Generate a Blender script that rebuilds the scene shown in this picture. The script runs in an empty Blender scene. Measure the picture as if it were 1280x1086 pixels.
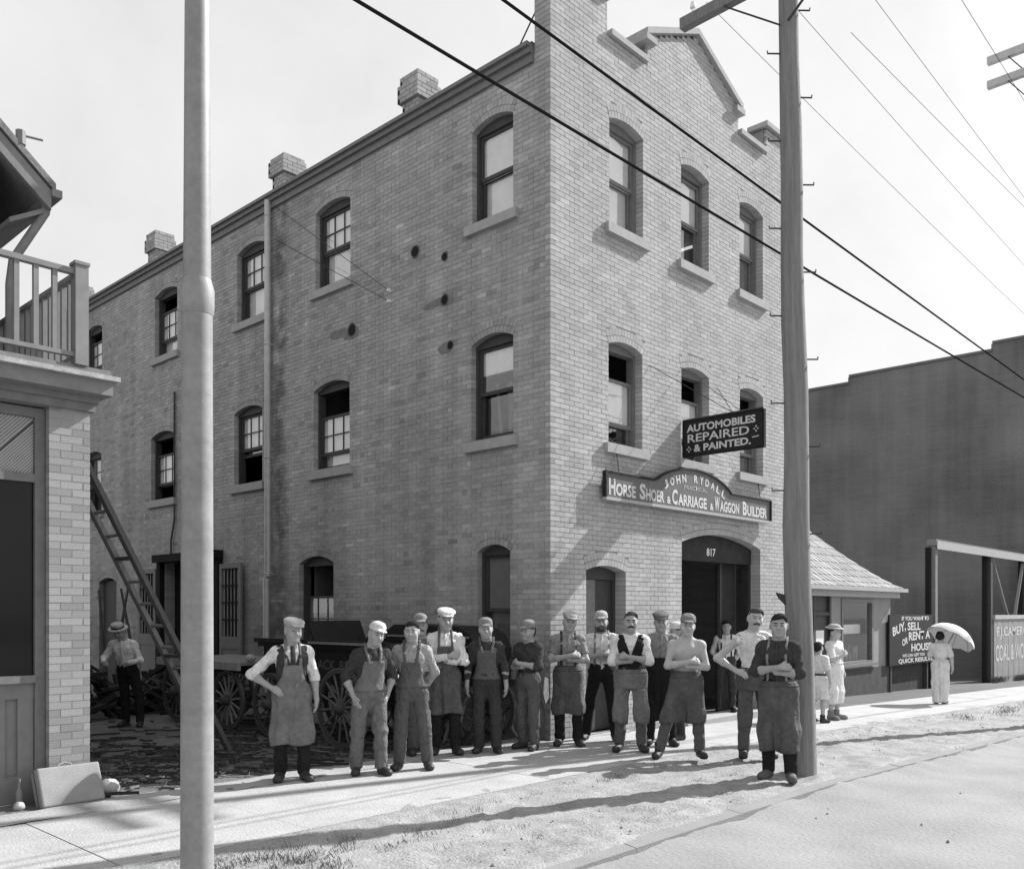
import bpy, math, random
import numpy as np
from mathutils import Matrix, Vector
random.seed(7); rng = np.random.default_rng(7)
R = math.radians
scn = bpy.context.scene
col = scn.collection

# ------------------------------------------------------------------ camera
# world axes: X runs along the street (away to the right), Y goes back into the lot,
# the origin is the foot of the street corner of the brick building
cd = bpy.data.cameras.new('camera')
cd.lens = 31.87; cd.sensor_width = 36.0; cd.shift_y = 0.1734
cd.clip_start = 0.1; cd.clip_end = 2000
camo = bpy.data.objects.new('camera', cd); col.objects.link(camo)
CAM = Vector((-9.637, -8.368, 1.8))
camo.location = CAM
camo.rotation_euler = (R(90), 0, -math.atan2(.7267, .6871))
scn.camera = camo

# ------------------------------------------------------------------ sky, sun, exposure
SUN = Vector((1.0, -0.25, 0.80)).normalized()          # direction to the sun
W = bpy.data.worlds.new('World'); scn.world = W; W.use_nodes = True
wn = W.node_tree.nodes; wl = W.node_tree.links; wn.clear()
sky = wn.new('ShaderNodeTexSky'); sky.sky_type = 'NISHITA'; sky.sun_disc = False
sky.sun_elevation = math.asin(SUN.z)
sky.sun_rotation = math.atan2(SUN.x, SUN.y)
sky.air_density = 1.0; sky.dust_density = 2.2; sky.ozone_density = 1.0
bw = wn.new('ShaderNodeRGBToBW')                        # black and white plate
bg = wn.new('ShaderNodeBackground'); bg.inputs['Strength'].default_value = 0.102
wo = wn.new('ShaderNodeOutputWorld')
ortho = wn.new('ShaderNodeMix'); ortho.data_type = 'RGBA'; ortho.blend_type = 'MULTIPLY'; ortho.inputs['Factor'].default_value = 1.0
ortho.inputs[7].default_value = (.1, .7, 4.2, 1)        # the plate saw mostly blue light, so its sky is pale
hz_ = wn.new('ShaderNodeMix'); hz_.data_type = 'RGBA'; hz_.inputs['Factor'].default_value = 0.72
hz_.inputs[7].default_value = (6.2, 6.2, 6.2, 1)        # even summer haze
wl.new(sky.outputs[0], ortho.inputs[6]); wl.new(ortho.outputs[2], bw.inputs[0])
thin = wn.new('ShaderNodeTexNoise'); thin.inputs['Scale'].default_value = 5.0; thin.inputs['Detail'].default_value = 7; thin.inputs['Roughness'].default_value = .6
tcw = wn.new('ShaderNodeTexCoord'); wl.new(tcw.outputs['Generated'], thin.inputs['Vector'])
rmp = wn.new('ShaderNodeMapRange'); rmp.inputs['From Min'].default_value = .3; rmp.inputs['From Max'].default_value = .7; rmp.inputs['To Min'].default_value = .93; rmp.inputs['To Max'].default_value = 1.06
mlt = wn.new('ShaderNodeMix'); mlt.data_type = 'RGBA'; mlt.blend_type = 'MULTIPLY'; mlt.inputs['Factor'].default_value = 1.0
wl.new(thin.outputs['Fac'], rmp.inputs[0]); wl.new(rmp.outputs[0], mlt.inputs[7])
wl.new(bw.outputs[0], hz_.inputs[6]); wl.new(hz_.outputs[2], mlt.inputs[6]); wl.new(mlt.outputs[2], bg.inputs[0]); wl.new(bg.outputs[0], wo.inputs[0])
sl = bpy.data.lights.new('sun', 'SUN'); sl.energy = 5.0; sl.angle = R(0.55); sl.color = (1, 1, 1)
so = bpy.data.objects.new('sun', sl); col.objects.link(so)
so.rotation_euler = (-SUN).to_track_quat('-Z', 'Y').to_euler()
so.location = (20, -10, 20)
vs = scn.view_settings
vs.view_transform = 'Standard'; vs.look = 'None'; vs.exposure = 0.7; vs.gamma = 1.0; vs.use_curve_mapping = False
scn.cycles.max_bounces = 6; scn.cycles.transparent_max_bounces = 12

# ------------------------------------------------------------------ helpers
def gz(u):
    "height of the ground along the street: level on the left, falling gently to the right"
    return 0.0 if u < 0 else -0.027*min(u, 45.0)

_mats = {}
def mat(name, g, rough=0.85, var=0.12, scale=6.0, bump=0.0, bscale=60.0, metal=0.0, spec=0.3, fine=0.0, fscale=90.0, tone=False, stretch=None, coat=0.0, blotch=0.0, blscale=.5, pos=False, streak=0.0, wr=0.0, courses=None, grime_and_low_dark=False):
    "procedural grey material: base value g, cloudy variation var, fine grain, bump; tone = per-piece shade from the attribute"
    if name in _mats: return _mats[name]
    m = bpy.data.materials.new(name); m.use_nodes = True
    n = m.node_tree.nodes; l = m.node_tree.links
    b = n['Principled BSDF']
    b.inputs['Roughness'].default_value = rough; b.inputs['Metallic'].default_value = metal
    b.inputs['Specular IOR Level'].default_value = spec
    if coat: b.inputs['Coat Weight'].default_value = coat; b.inputs['Coat Roughness'].default_value = .15
    tc = n.new('ShaderNodeTexCoord'); src = tc.outputs['Object']
    if pos: src = n.new('ShaderNodeNewGeometry').outputs['Position']
    src0 = src
    if stretch:
        mp = n.new('ShaderNodeMapping'); mp.inputs['Scale'].default_value = stretch
        l.new(src, mp.inputs[0]); src = mp.outputs[0]
    def noise(sc, det=5):
        t = n.new('ShaderNodeTexNoise'); t.inputs['Scale'].default_value = sc; t.inputs['Detail'].default_value = det
        l.new(src, t.inputs['Vector']); return t.outputs['Fac']
    def math_(op, a, b2):
        x = n.new('ShaderNodeMath'); x.operation = op
        for i, v in enumerate((a, b2)):
            if isinstance(v, (int, float)): x.inputs[i].default_value = v
            else: l.new(v, x.inputs[i])
        return x.outputs[0]
    # value = g * (1 + var*(noise-.5)*2 ) ...
    f = math_('MULTIPLY', math_('SUBTRACT', noise(scale), 0.5), var*4)
    v = math_('ADD', f, 1.0)
    if fine:
        f2 = math_('MULTIPLY', math_('SUBTRACT', noise(fscale, 3), 0.5), fine*4)
        v = math_('ADD', v, f2)
    if blotch:
        f3 = math_('MULTIPLY', math_('SUBTRACT', noise(blscale, 4), 0.5), blotch*4)
        v = math_('ADD', v, f3)
    if streak:                                       # sooty and rain-washed streaks running down
        ms = n.new('ShaderNodeMapping'); ms.inputs['Scale'].default_value = (1.7, 1.7, .10); l.new(src0, ms.inputs[0])
        t = n.new('ShaderNodeTexNoise'); t.inputs['Scale'].default_value = 1.6; t.inputs['Detail'].default_value = 6; l.new(ms.outputs[0], t.inputs['Vector'])
        v = math_('ADD', v, math_('MULTIPLY', math_('SUBTRACT', t.outputs['Fac'], .5), streak*4))
        ms = n.new('ShaderNodeMapping'); ms.inputs['Scale'].default_value = (.35, .35, 5.0); l.new(src0, ms.inputs[0])
        t = n.new('ShaderNodeTexNoise'); t.inputs['Scale'].default_value = 2.2; t.inputs['Detail'].default_value = 5; l.new(ms.outputs[0], t.inputs['Vector'])
        v = math_('ADD', v, math_('MULTIPLY', math_('SUBTRACT', t.outputs['Fac'], .5), streak*3))
    if grime_and_low_dark:                                         # grime beside the downspout, and a darker tone towards the ground
        sp = n.new('ShaderNodeSeparateXYZ'); l.new(src0, sp.inputs[0])
        def band(x, a, b2, ta, tb):
            q = n.new('ShaderNodeMapRange'); q.interpolation_type = 'SMOOTHSTEP'; l.new(x, q.inputs[0])
            for i_, w_ in zip((1, 2, 3, 4), (a, b2, ta, tb)): q.inputs[i_].default_value = w_
            return q.outputs[0]
        dd = math_('ABSOLUTE', math_('SUBTRACT', sp.outputs[1], 6.92), 0)
        m1 = math_('MULTIPLY', band(dd, .05, .42, 1, 0), band(noise(2.2, 6), .35, .6, 0, .55))
        m2_ = math_('MULTIPLY', band(sp.outputs[2], .2, 3.4, 1, 0), band(noise(.9, 6), .3, .65, .15, .55))
        m3 = math_('MULTIPLY', m2_, band(sp.outputs[1], 1.0, 6.0, .35, 1))
        v = math_('MULTIPLY', v, math_('MULTIPLY', math_('SUBTRACT', 1.0, m1), math_('SUBTRACT', 1.0, m3)))
    if courses:                                      # brick courses too far away to build: (mapping rotation, joint depth of tone)
        ms = n.new('ShaderNodeMapping'); ms.inputs['Rotation'].default_value = courses; l.new(src0, ms.inputs[0])
        t = n.new('ShaderNodeTexBrick'); t.inputs['Scale'].default_value = 1.0; t.inputs['Brick Width'].default_value = .21; t.inputs['Row Height'].default_value = .075; t.inputs['Mortar Size'].default_value = .008
        t.inputs['Color1'].default_value = (.75, .75, .75, 1); t.inputs['Color2'].default_value = (1.2, 1.2, 1.2, 1); t.inputs['Mortar'].default_value = (.65, .65, .65, 1)
        l.new(ms.outputs[0], t.inputs['Vector'])
        q_ = n.new('ShaderNodeRGBToBW'); l.new(t.outputs['Color'], q_.inputs[0]); v = math_('MULTIPLY', v, q_.outputs[0])
    v = math_('MULTIPLY', v, g)
    if tone:
        a = n.new('ShaderNodeAttribute'); a.attribute_name = 'tone'
        v = math_('MULTIPLY', v, a.outputs['Fac'])
    v = math_('MAXIMUM', v, 0.004)
    l.new(v, b.inputs['Base Color'])
    if bump:
        bp = n.new('ShaderNodeBump'); bp.inputs['Strength'].default_value = bump; bp.inputs['Distance'].default_value = 0.02
        l.new(noise(bscale, 6), bp.inputs['Height']); nrm_ = bp.outputs[0]
        if wr:                                       # creases
            b2 = n.new('ShaderNodeBump'); b2.inputs['Strength'].default_value = wr; b2.inputs['Distance'].default_value = 0.05
            t = n.new('ShaderNodeTexNoise'); t.inputs['Scale'].default_value = 9; t.inputs['Detail'].default_value = 3; t.inputs['Distortion'].default_value = 2.2
            ms = n.new('ShaderNodeMapping'); ms.inputs['Scale'].default_value = (1.2, 1.2, .75); l.new(src0, ms.inputs[0]); l.new(ms.outputs[0], t.inputs['Vector'])
            l.new(t.outputs['Fac'], b2.inputs['Height']); l.new(nrm_, b2.inputs['Normal']); nrm_ = b2.outputs[0]
        l.new(nrm_, b.inputs['Normal'])
    _mats[name] = m
    return m

def glass_mat(name='window glass', lo=.24, hi=.9):
    if name in _mats: return _mats[name]
    m = bpy.data.materials.new(name); m.use_nodes = True
    n = m.node_tree.nodes; l = m.node_tree.links; n.clear()
    o = n.new('ShaderNodeOutputMaterial'); mx = n.new('ShaderNodeMixShader')
    lw = n.new('ShaderNodeLayerWeight'); pw = n.new('ShaderNodeMath'); pw.operation = 'POWER'; pw.inputs[1].default_value = 3.0; l.new(lw.outputs['Facing'], pw.inputs[0])
    fr = n.new('ShaderNodeMapRange'); fr.inputs['To Min'].default_value = lo; fr.inputs['To Max'].default_value = hi; l.new(pw.outputs[0], fr.inputs[0])
    t = n.new('ShaderNodeBsdfTransparent'); t.inputs[0].default_value = (.97, .97, .97, 1)
    g = n.new('ShaderNodeBsdfGlossy'); g.inputs['Roughness'].default_value = 0.03
    bp = n.new('ShaderNodeBump'); bp.inputs['Strength'].default_value = .05; bp.inputs['Distance'].default_value = .02
    ns = n.new('ShaderNodeTexNoise'); ns.inputs['Scale'].default_value = 3
    l.new(ns.outputs['Fac'], bp.inputs['Height']); l.new(bp.outputs[0], g.inputs['Normal'])
    l.new(fr.outputs[0], mx.inputs[0]); l.new(t.outputs[0], mx.inputs[1]); l.new(g.outputs[0], mx.inputs[2])
    l.new(mx.outputs[0], o.inputs[0])
    _mats[name] = m
    return m

def tag(o, label=None, cat=None, group=None, kind=None):
    if label: o['label'] = label
    if cat: o['category'] = cat
    if group: o['group'] = group
    if kind: o['kind'] = kind
    return o

def empty(name, loc=(0, 0, 0), rz=0.0, label=None, cat=None, group=None):
    o = bpy.data.objects.new(name, None); col.objects.link(o)
    o.empty_display_size = .2
    o.location = loc; o.rotation_euler = (0, 0, rz)
    return tag(o, label, cat, group)

def link(name, me, m, parent=None):
    if m is not None and not len(me.materials): me.materials.append(m)
    o = bpy.data.objects.new(name, me); col.objects.link(o)
    if parent is not None: o.parent = parent
    return o

class MB:
    "collects shapes and links them as one mesh object"
    def __init__(s): s.v = []; s.f = []; s.t = []
    def add(s, vs, fs, tone=1.0):
        b = len(s.v); s.v.extend([tuple(p) for p in vs])
        for f in fs: s.f.append(tuple(b+i for i in f)); s.t.append(tone)
        return s
    def hexa(s, c, tone=1.0):
        "8 corners: bottom 4 (ccw from above) then top 4"
        return s.add(c, [(3,2,1,0),(4,5,6,7),(0,1,5,4),(1,2,6,5),(2,3,7,6),(3,0,4,7)], tone)
    def box(s, x0, x1, y0, y1, z0, z1, tone=1.0):
        return s.hexa([(x0,y0,z0),(x1,y0,z0),(x1,y1,z0),(x0,y1,z0),(x0,y0,z1),(x1,y0,z1),(x1,y1,z1),(x0,y1,z1)], tone)
    def bar(s, p, q, w, h, up=(0,0,1), tone=1.0):
        p = Vector(p); q = Vector(q); d = (q-p).normalized(); u = Vector(up)
        a = d.cross(u)
        if a.length < 1e-4: a = d.cross(Vector((1,0,0)))
        a.normalize(); b = a.cross(d)
        c = []
        for e in (p, q):
            for i, j in ((-1,-1),(1,-1),(1,1),(-1,1)): c.append(e+a*(i*w/2)+b*(j*h/2))
        return s.add(c, [(0,1,2,3),(7,6,5,4),(4,5,1,0),(5,6,2,1),(6,7,3,2),(7,4,0,3)], tone)
    def tube(s, pts, rad, n=10, cap=True, tone=1.0):
        pts = [Vector(p) for p in pts]
        if not hasattr(rad, '__len__'): rad = [rad]*len(pts)
        rings = []; prev = None; vs_ = []
        for i, p in enumerate(pts):
            d = (pts[min(i+1, len(pts)-1)]-pts[max(i-1, 0)]).normalized()
            if prev is None:
                a = d.cross(Vector((0,0,1)))
                if a.length < 1e-3: a = d.cross(Vector((1,0,0)))
            else: a = prev-d*prev.dot(d)
            a.normalize(); prev = a; b = d.cross(a)
            for k in range(n):
                t = 2*math.pi*k/n; vs_.append(p+(a*math.cos(t)+b*math.sin(t))*rad[i])
        fs = []
        for i in range(len(pts)-1):
            for k in range(n):
                fs.append((i*n+k, i*n+(k+1)%n, (i+1)*n+(k+1)%n, (i+1)*n+k))
        if cap:
            fs.append(tuple(range(n))[::-1]); fs.append(tuple((len(pts)-1)*n+k for k in range(n)))
        return s.add(vs_, fs, tone)
    def prism(s, poly, fn, d0, d1, tone=1.0):
        "poly: 2-D outline; fn(a,b,d) gives the 3-D point"
        n = len(poly)
        vs_ = [fn(a, b, d0) for a, b in poly]+[fn(a, b, d1) for a, b in poly]
        fs = [tuple(range(n)), tuple(range(2*n-1, n-1, -1))]
        fs += [(i, n+i, n+(i+1) % n, (i+1) % n) for i in range(n)]
        return s.add(vs_, fs, tone)
    def disc(s, c, r, axis, n=20, h=0.01):
        c = Vector(c); ax = Vector(axis).normalized()
        return s.tube([c, c+ax*h], r, n)
    def torus(s, c, axis, Rr, r, n=28, k=8, sq=None):
        c = Vector(c); ax = Vector(axis).normalized()
        a = ax.cross(Vector((0,0,1)));
        if a.length < 1e-3: a = Vector((1,0,0))
        a.normalize(); b = ax.cross(a); vs_ = []; fs = []
        for i in range(n):
            t = 2*math.pi*i/n; d = a*math.cos(t)+b*math.sin(t)
            for j in range(k):
                q = 2*math.pi*j/k + (math.pi/4 if k == 4 else 0)
                rr = r if sq is None else 1.0
                x, y = math.cos(q)*rr, math.sin(q)*rr
                if sq is not None: x *= sq[0]*math.sqrt(.5)*2/2; y *= sq[1]*math.sqrt(.5)*2/2
                vs_.append(c+d*(Rr+x)+ax*y)
        for i in range(n):
            for j in range(k):
                fs.append((i*k+j, ((i+1)%n)*k+j, ((i+1)%n)*k+(j+1)%k, i*k+(j+1)%k))
        return s.add(vs_, fs)
    def mesh(s, name, smooth=False):
        me = bpy.data.meshes.new(name); me.from_pydata(s.v, [], s.f)
        at = me.attributes.new('tone', 'FLOAT', 'FACE'); at.data.foreach_set('value', np.array(s.t, np.float32))
        if smooth: me.polygons.foreach_set('use_smooth', [True]*len(me.polygons))
        me.update()
        import bmesh
        bm = bmesh.new(); bm.from_mesh(me); bmesh.ops.recalc_face_normals(bm, faces=bm.faces); bm.to_mesh(me); bm.free()
        if smooth:
            try: me.set_sharp_from_angle(angle=R(40))
            except Exception: pass
        return me
    def build(s, name, m, parent=None, smooth=False):
        return link(name, s.mesh(name, smooth), m, parent)

def text_mesh(body, M, width=None, height=None, bold=0.0, name='lettering', m=None, parent=None, extrude=0.004, align='LEFT', maxw=None):
    "flat lettering as mesh: M places the unit frame (x right, y up, z out of the board)"
    cu = bpy.data.curves.new(name, 'FONT'); cu.body = body; cu.size = 1.0; cu.offset = bold
    cu.extrude = 0.0; cu.resolution_u = 3
    o = bpy.data.objects.new(name, cu); col.objects.link(o)
    bpy.context.view_layer.update()
    dg = bpy.context.evaluated_depsgraph_get()
    me = bpy.data.meshes.new_from_object(o.evaluated_get(dg))
    bpy.data.objects.remove(o)
    co = np.empty(len(me.vertices)*3); me.vertices.foreach_get('co', co); co = co.reshape(-1, 3)
    lo = co.min(0); hi = co.max(0)
    co -= lo
    sx = width/(hi[0]-lo[0]) if width else height/(hi[1]-lo[1])
    sy = height/(hi[1]-lo[1]) if height else sx
    co[:, 0] *= sx; co[:, 1] *= sy
    if align == 'CENTER': co[:, 0] -= (hi[0]-lo[0])*sx/2
    Mm = np.array(M)
    w = co@Mm[:3, :3].T + Mm[:3, 3]
    me.vertices.foreach_set('co', w.ravel()); me.update()
    me.materials.clear()
    return link(name, me, m, parent)

def frame(o, x, y):
    x = Vector(x); y = Vector(y); z = x.cross(y)
    M = Matrix.Identity(4)
    for i in range(3): M[i][0] = x[i]; M[i][1] = y[i]; M[i][2] = z[i]; M[i][3] = o[i]
    return M
# ------------------------------------------------------------------ materials
M_face = mat('face brick', .39, .9, .10, 1.2, .3, 120, tone=True, fine=.10, fscale=28, blotch=.07, pos=True, streak=.07)
M_common = mat('common brick', .345, .9, .12, 1.0, .3, 120, tone=True, fine=.11, fscale=26, blotch=.10, blscale=.35, pos=True, streak=.17, grime_and_low_dark=True)
M_mortf = mat('face mortar', .26, .95, .12, 3, pos=True, streak=.07, fine=.12, fscale=12)
M_mortc = mat('common mortar', .37, .95, .15, 2, pos=True, streak=.12, fine=.12, fscale=12, grime_and_low_dark=True)
M_stone = mat('sill stone', .36, .9, .10, 8, .2, 90)
M_paintdk = mat('dark painted wood', .055, .6, .2, 14, .1, 60)
M_paintmd = mat('grey painted wood', .17, .6, .15, 14, .1, 60)
M_paintlt = mat('pale painted wood', .36, .6, .12, 14, .1, 60)
M_wood = mat('weathered timber', .20, .85, .25, 9, .4, 40, stretch=(6, 6, .6))
M_card_sheen = mat('white card and sky sheen', .78, .9, .10, 3, pos=True, fine=.05, fscale=14)
M_dim = mat('dusty curtain', .22, .9, .15, 6)
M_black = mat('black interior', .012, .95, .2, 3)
M_inner = mat('plaster inside', .10, .95, .2, 2)
M_iron = mat('rusty iron', .05, .7, .3, 20, .3, 70)
M_galv = mat('galvanised sheet', .48, .5, .12, 8, .1, 40, metal=.2)
M_glass = glass_mat()
M_roof = mat('tar roof', .09, .95, .2, 2)

# ------------------------------------------------------------------ ground
def grid_sheet(name, us, vs_, zf, m, smooth=True, parent=None):
    us = np.asarray(us); vs_ = np.asarray(vs_)
    U, V = np.meshgrid(us, vs_, indexing='ij'); Z = zf(U, V)
    P = np.stack([U, V, Z], -1).reshape(-1, 3)
    nu, nv = len(us), len(vs_); i = np.arange(nu-1)[:, None]*nv+np.arange(nv-1)[None, :]
    F = np.stack([i, i+nv, i+nv+1, i+1], -1).reshape(-1, 4)
    me = bpy.data.meshes.new(name); me.from_pydata(P.tolist(), [], F.tolist())
    me.polygons.foreach_set('use_smooth', [smooth]*len(F)); me.update()
    return link(name, me, m, parent)

def gzv(U): return np.where(U < 0, 0.0, -0.027*np.minimum(U, 45.0))

_wv = [(rng.normal(0, 1, 2), rng.uniform(0, 6.28)) for _ in range(40)]
def lump(U, V, wl=0.5, seed=0):
    "smooth random relief of about unit size"
    s = 0*U
    for k in range(10):
        d, ph = _wv[(k+seed*10) % 40]
        f = 6.28/wl*(0.5+.17*k); a = k*2.4+seed
        s = s+np.sin(U*f*math.cos(a)+V*f*math.sin(a)+ph+1.3*np.sin(U*f*.31*math.sin(a+1)+V*.37*f))/(1+.25*k)
    return s/3.2

M_road = mat('packed dirt road', .245, .95, .08, .55, .6, 26, fine=.10, fscale=40, blotch=.12, blscale=1.1)
M_dirt = mat('boulevard dirt', .27, .95, .18, 1.6, .8, 40, fine=.22, fscale=45, blotch=.20, blscale=7)
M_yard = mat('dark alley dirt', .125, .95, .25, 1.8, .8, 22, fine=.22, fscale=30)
M_conc = mat('old concrete walk', .37, .93, .10, 1.1, .5, 50, fine=.12, fscale=30, blotch=.10, blscale=3.5, pos=True)
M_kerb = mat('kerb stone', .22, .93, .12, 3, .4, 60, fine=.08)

# the one great sheet below everything
far = [-400, -120, -60, -30, -15, 0, 15, 30, 45, 60, 120, 400]
g = grid_sheet('ground', far, [-400, -100, -40, -10, 0, 10, 40, 100, 400], lambda U, V: gzv(U)-.16, M_yard, False)
tag(g, 'bare earth reaching away beyond the buildings', 'ground', kind='structure')
# road
us = np.concatenate([np.linspace(-60, -11, 20), np.arange(-10.9, 16, .14), np.linspace(16, 120, 40)])
vv = np.concatenate([[-60, -40, -25, -16], np.arange(-13, -4.12, .14), [-4.12]])
g = grid_sheet('road', us, vv, lambda U, V: gzv(U)-.125+.010*lump(U, V, 1.6, 1)+.004*lump(U, V, .35, 2)-.012*np.exp(-((V+5.6)/.16)**2)-.010*np.exp(-((V+6.9)/.18)**2)+(.045+.035*lump(U, V, .7, 3))*np.exp(-((V+4.12)/.30)**2), M_road)
tag(g, 'pale packed dirt street with faint wheel tracks', 'road', kind='structure')
# boulevard strip between the walk and the kerb
us = np.concatenate([np.linspace(-60, -10, 12), np.arange(-9.9, 15, .07), np.linspace(15, 120, 60)])
vv = np.concatenate([np.arange(-4.10, -1.84, .07), [-1.80]])
def boul(U, V):
    z = gzv(U)-.045+(.018+.022*lump(U, V, .9, 2))*np.exp(-((V+4.02)/.16)**2)+.022*lump(U, V, .8, 0)+.013*lump(U, V, .22, 3)+.008*lump(U, V, .11, 1)
    # ruts where a cart turned over the strip
    for k in range(7):
        a = -3.9+.28*k; t = (U-a)*.42+(V+3.55)*.91+.05*np.sin(5*U+k)
        z = z-.050*np.exp(-(t/.04)**2)*np.exp(-((U-a-.25)/.55)**2)*np.exp(-((V+3.5)/.3)**2)
        z = z+.038*np.exp(-((t-.08)/.045)**2)*np.exp(-((U-a-.25)/.55)**2)*np.exp(-((V+3.5)/.3)**2)
    for k in range(5):
        a = -6.4+.35*k; t = (U-a)*.42+(V+3.4)*.91
        z = z-.035*np.exp(-(t/.04)**2)*np.exp(-((U-a)/.4)**2)*np.exp(-((V+3.5)/.25)**2)
    z = np.where(V < -4.07, z-.16, z)
    e_ = np.clip((V+2.35)/.3, 0, 1); return z*(1-e_)+e_*(gzv(U)-.004+.010*lump(U, V, .6, 2)+.006*lump(U, V, .2, 1))
g = grid_sheet('boulevard', us, vv, boul, M_dirt)
tag(g, 'strip of trodden earth between sidewalk and kerb', 'ground', kind='structure')
# sidewalk: bed and slabs
sw = MB()
sb = grid_sheet('sidewalk', [-60, 0, 45, 120], [-1.97, -.02], lambda U, V: gzv(U)-.03, M_dirt, False)
tag(sb, 'wide concrete sidewalk in front of the brick building', 'sidewalk', kind='structure')
x = -13.0
while x < 46:
    L = 1.55+random.uniform(-.03, .03)
    if x < 0 < x+L: L = -x
    b = MB(); z = random.uniform(-.003, .003); j = .003
    b.hexa([(x+j, -1.97, gz(x)-.1), (x+L-j, -1.97, gz(x+L)-.1), (x+L-j, -.03, gz(x+L)-.1), (x+j, -.03, gz(x)-.1),
            (x+j, -1.97, gz(x)+z), (x+L-j, -1.97, gz(x+L)+z), (x+L-j, -.03, gz(x+L)+z), (x+j, -.03, gz(x)+z)], random.uniform(.94, 1.05))
    b.build('slab', M_conc, sb)
    x += L
# strip of dirt behind the walk and the alley
us = np.concatenate([np.linspace(-60, -8, 10), np.arange(-7.9, .05, .08)])
vv = np.concatenate([np.arange(-.03, 7, .08), np.linspace(7.1, 40, 40)])
def alley(U, V):
    z = gzv(U)-.012+.012*lump(U, V, .9, 2)+.010*lump(U*.6, V, .25, 1)*np.clip(V/.6, 0, 1)
    return z+.0*U
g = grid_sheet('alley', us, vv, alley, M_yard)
tag(g, 'dark littered dirt of the alley beside the building', 'ground', kind='structure')
# pale forecourt strip at the back of the walk in front of the alley (dirt coloured pale where sunlight reaches)
fs = grid_sheet('forecourt', np.arange(-9, -.02, .1), np.arange(-.025, .62, .06), lambda U, V: gzv(U)+.004+.006*lump(U, V, .5, 3)-.03*np.clip((V-.45+.10*lump(U, V, 1.2, 0))/.15, 0, 1), mat('sunlit forecourt', .32, .95, .15, 2, .5, 30, fine=.1))
tag(fs, 'trodden strip painted sunlit pale where alley meets sidewalk', 'ground', kind='structure')
# yard to the right of the building
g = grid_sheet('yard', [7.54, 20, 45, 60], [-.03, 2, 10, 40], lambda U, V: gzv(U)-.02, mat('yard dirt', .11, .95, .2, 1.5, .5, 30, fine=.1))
tag(g, 'open ground behind the sidewalk right of the building', 'ground', kind='structure')
# kerb: stone lengths
kb = grid_sheet('kerb', [-60, 0, 45, 120], [-4.15, -4.03], lambda U, V: gzv(U)-.12, M_kerb, False)
tag(kb, 'low stone kerb along the dirt street', 'kerb', kind='structure')
x = -13.0; k = 0
while x < 46:
    L = random.uniform(1.6, 2.2); z = random.uniform(-.006, .004)-.026; s = random.uniform(-.004, .004)
    b = MB(); y0 = -4.16+s; y1 = -4.00+s; j = .0
    b.hexa([(x+j, y0-.02, gz(x)-.2), (x+L-j, y0-.02, gz(x+L)-.2), (x+L-j, y1, gz(x+L)-.2), (x+j, y1, gz(x)-.2),
            (x+j, y0, gz(x)-.03+z), (x+L-j, y0, gz(x+L)-.03+z), (x+L-j, y1, gz(x+L)-.01+z), (x+j, y1, gz(x)-.01+z)])
    b.build('kerb_stone', M_kerb, kb)
    x += L

# litter of straw, bark and twigs on the alley floor (uncountable)
b = MB()
for k in range(900):
    u = random.uniform(-6.0, -1.0); v = random.gammavariate(2.0, 1.0)+.45
    if v > 7: continue
    a = random.gauss(-.78, .45); L = random.uniform(.06, .62)**1.3; w = random.uniform(.004, .015); h = random.uniform(.006, .02)
    n = 4; pts = []
    for i in range(n+1):
        t = i/n-.5; pts.append((u+math.cos(a)*L*t+.06*random.uniform(-1, 1), v+math.sin(a)*L*t+.06*random.uniform(-1, 1)))
    z = .012+random.uniform(0, .014)
    vs_ = []; fs_ = []
    for i, (px, py) in enumerate(pts):
        ww = w*(.4+.6*math.sin(math.pi*(i+.3)/(n+.6)))
        vs_ += [(px-math.sin(a)*ww, py+math.cos(a)*ww, z-.012), (px, py, z+h), (px+math.sin(a)*ww, py-math.cos(a)*ww, z-.012)]
        if i: c = 3*(i-1); fs_ += [(c, c+1, c+4, c+3), (c+1, c+2, c+5, c+4)]
    b.add(vs_, fs_, random.choice([.35, .5, .7, 1.6]))
o = b.build('litter', mat('bark and straw litter', .085, .95, .3, 20, tone=True))
tag(o, 'dark bark, straw and twigs strewn over the alley floor', 'litter', kind='stuff')
# pebbles and clods on the street and strip
b = MB()
for k in range(430):
    if k < 130: u = random.uniform(-7.5, 6); v = random.uniform(-8, -4.3); zb = gz(u)-.125
    else: u = random.uniform(-8, 8); v = random.uniform(-3.9, -2.1); zb = gz(u)-.045
    r = min(.022, random.expovariate(1/.006)+.004); q = random.random()*6
    vs_ = [(u+r*math.cos(q+i*1.57)*random.uniform(.7, 1.3), v+r*math.sin(q+i*1.57)*random.uniform(.7, 1.3), zb-.004) for i in range(4)]+[(u, v, zb+r*.8)]
    b.add(vs_, [(0, 1, 4), (1, 2, 4), (2, 3, 4), (3, 0, 4)], random.uniform(.8, 1.1))
o = b.build('pebbles', mat('pebble', .21, .95, .2, 30, tone=True)); tag(o, 'small stones and clods scattered on the dirt', 'pebbles', kind='stuff')
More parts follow.
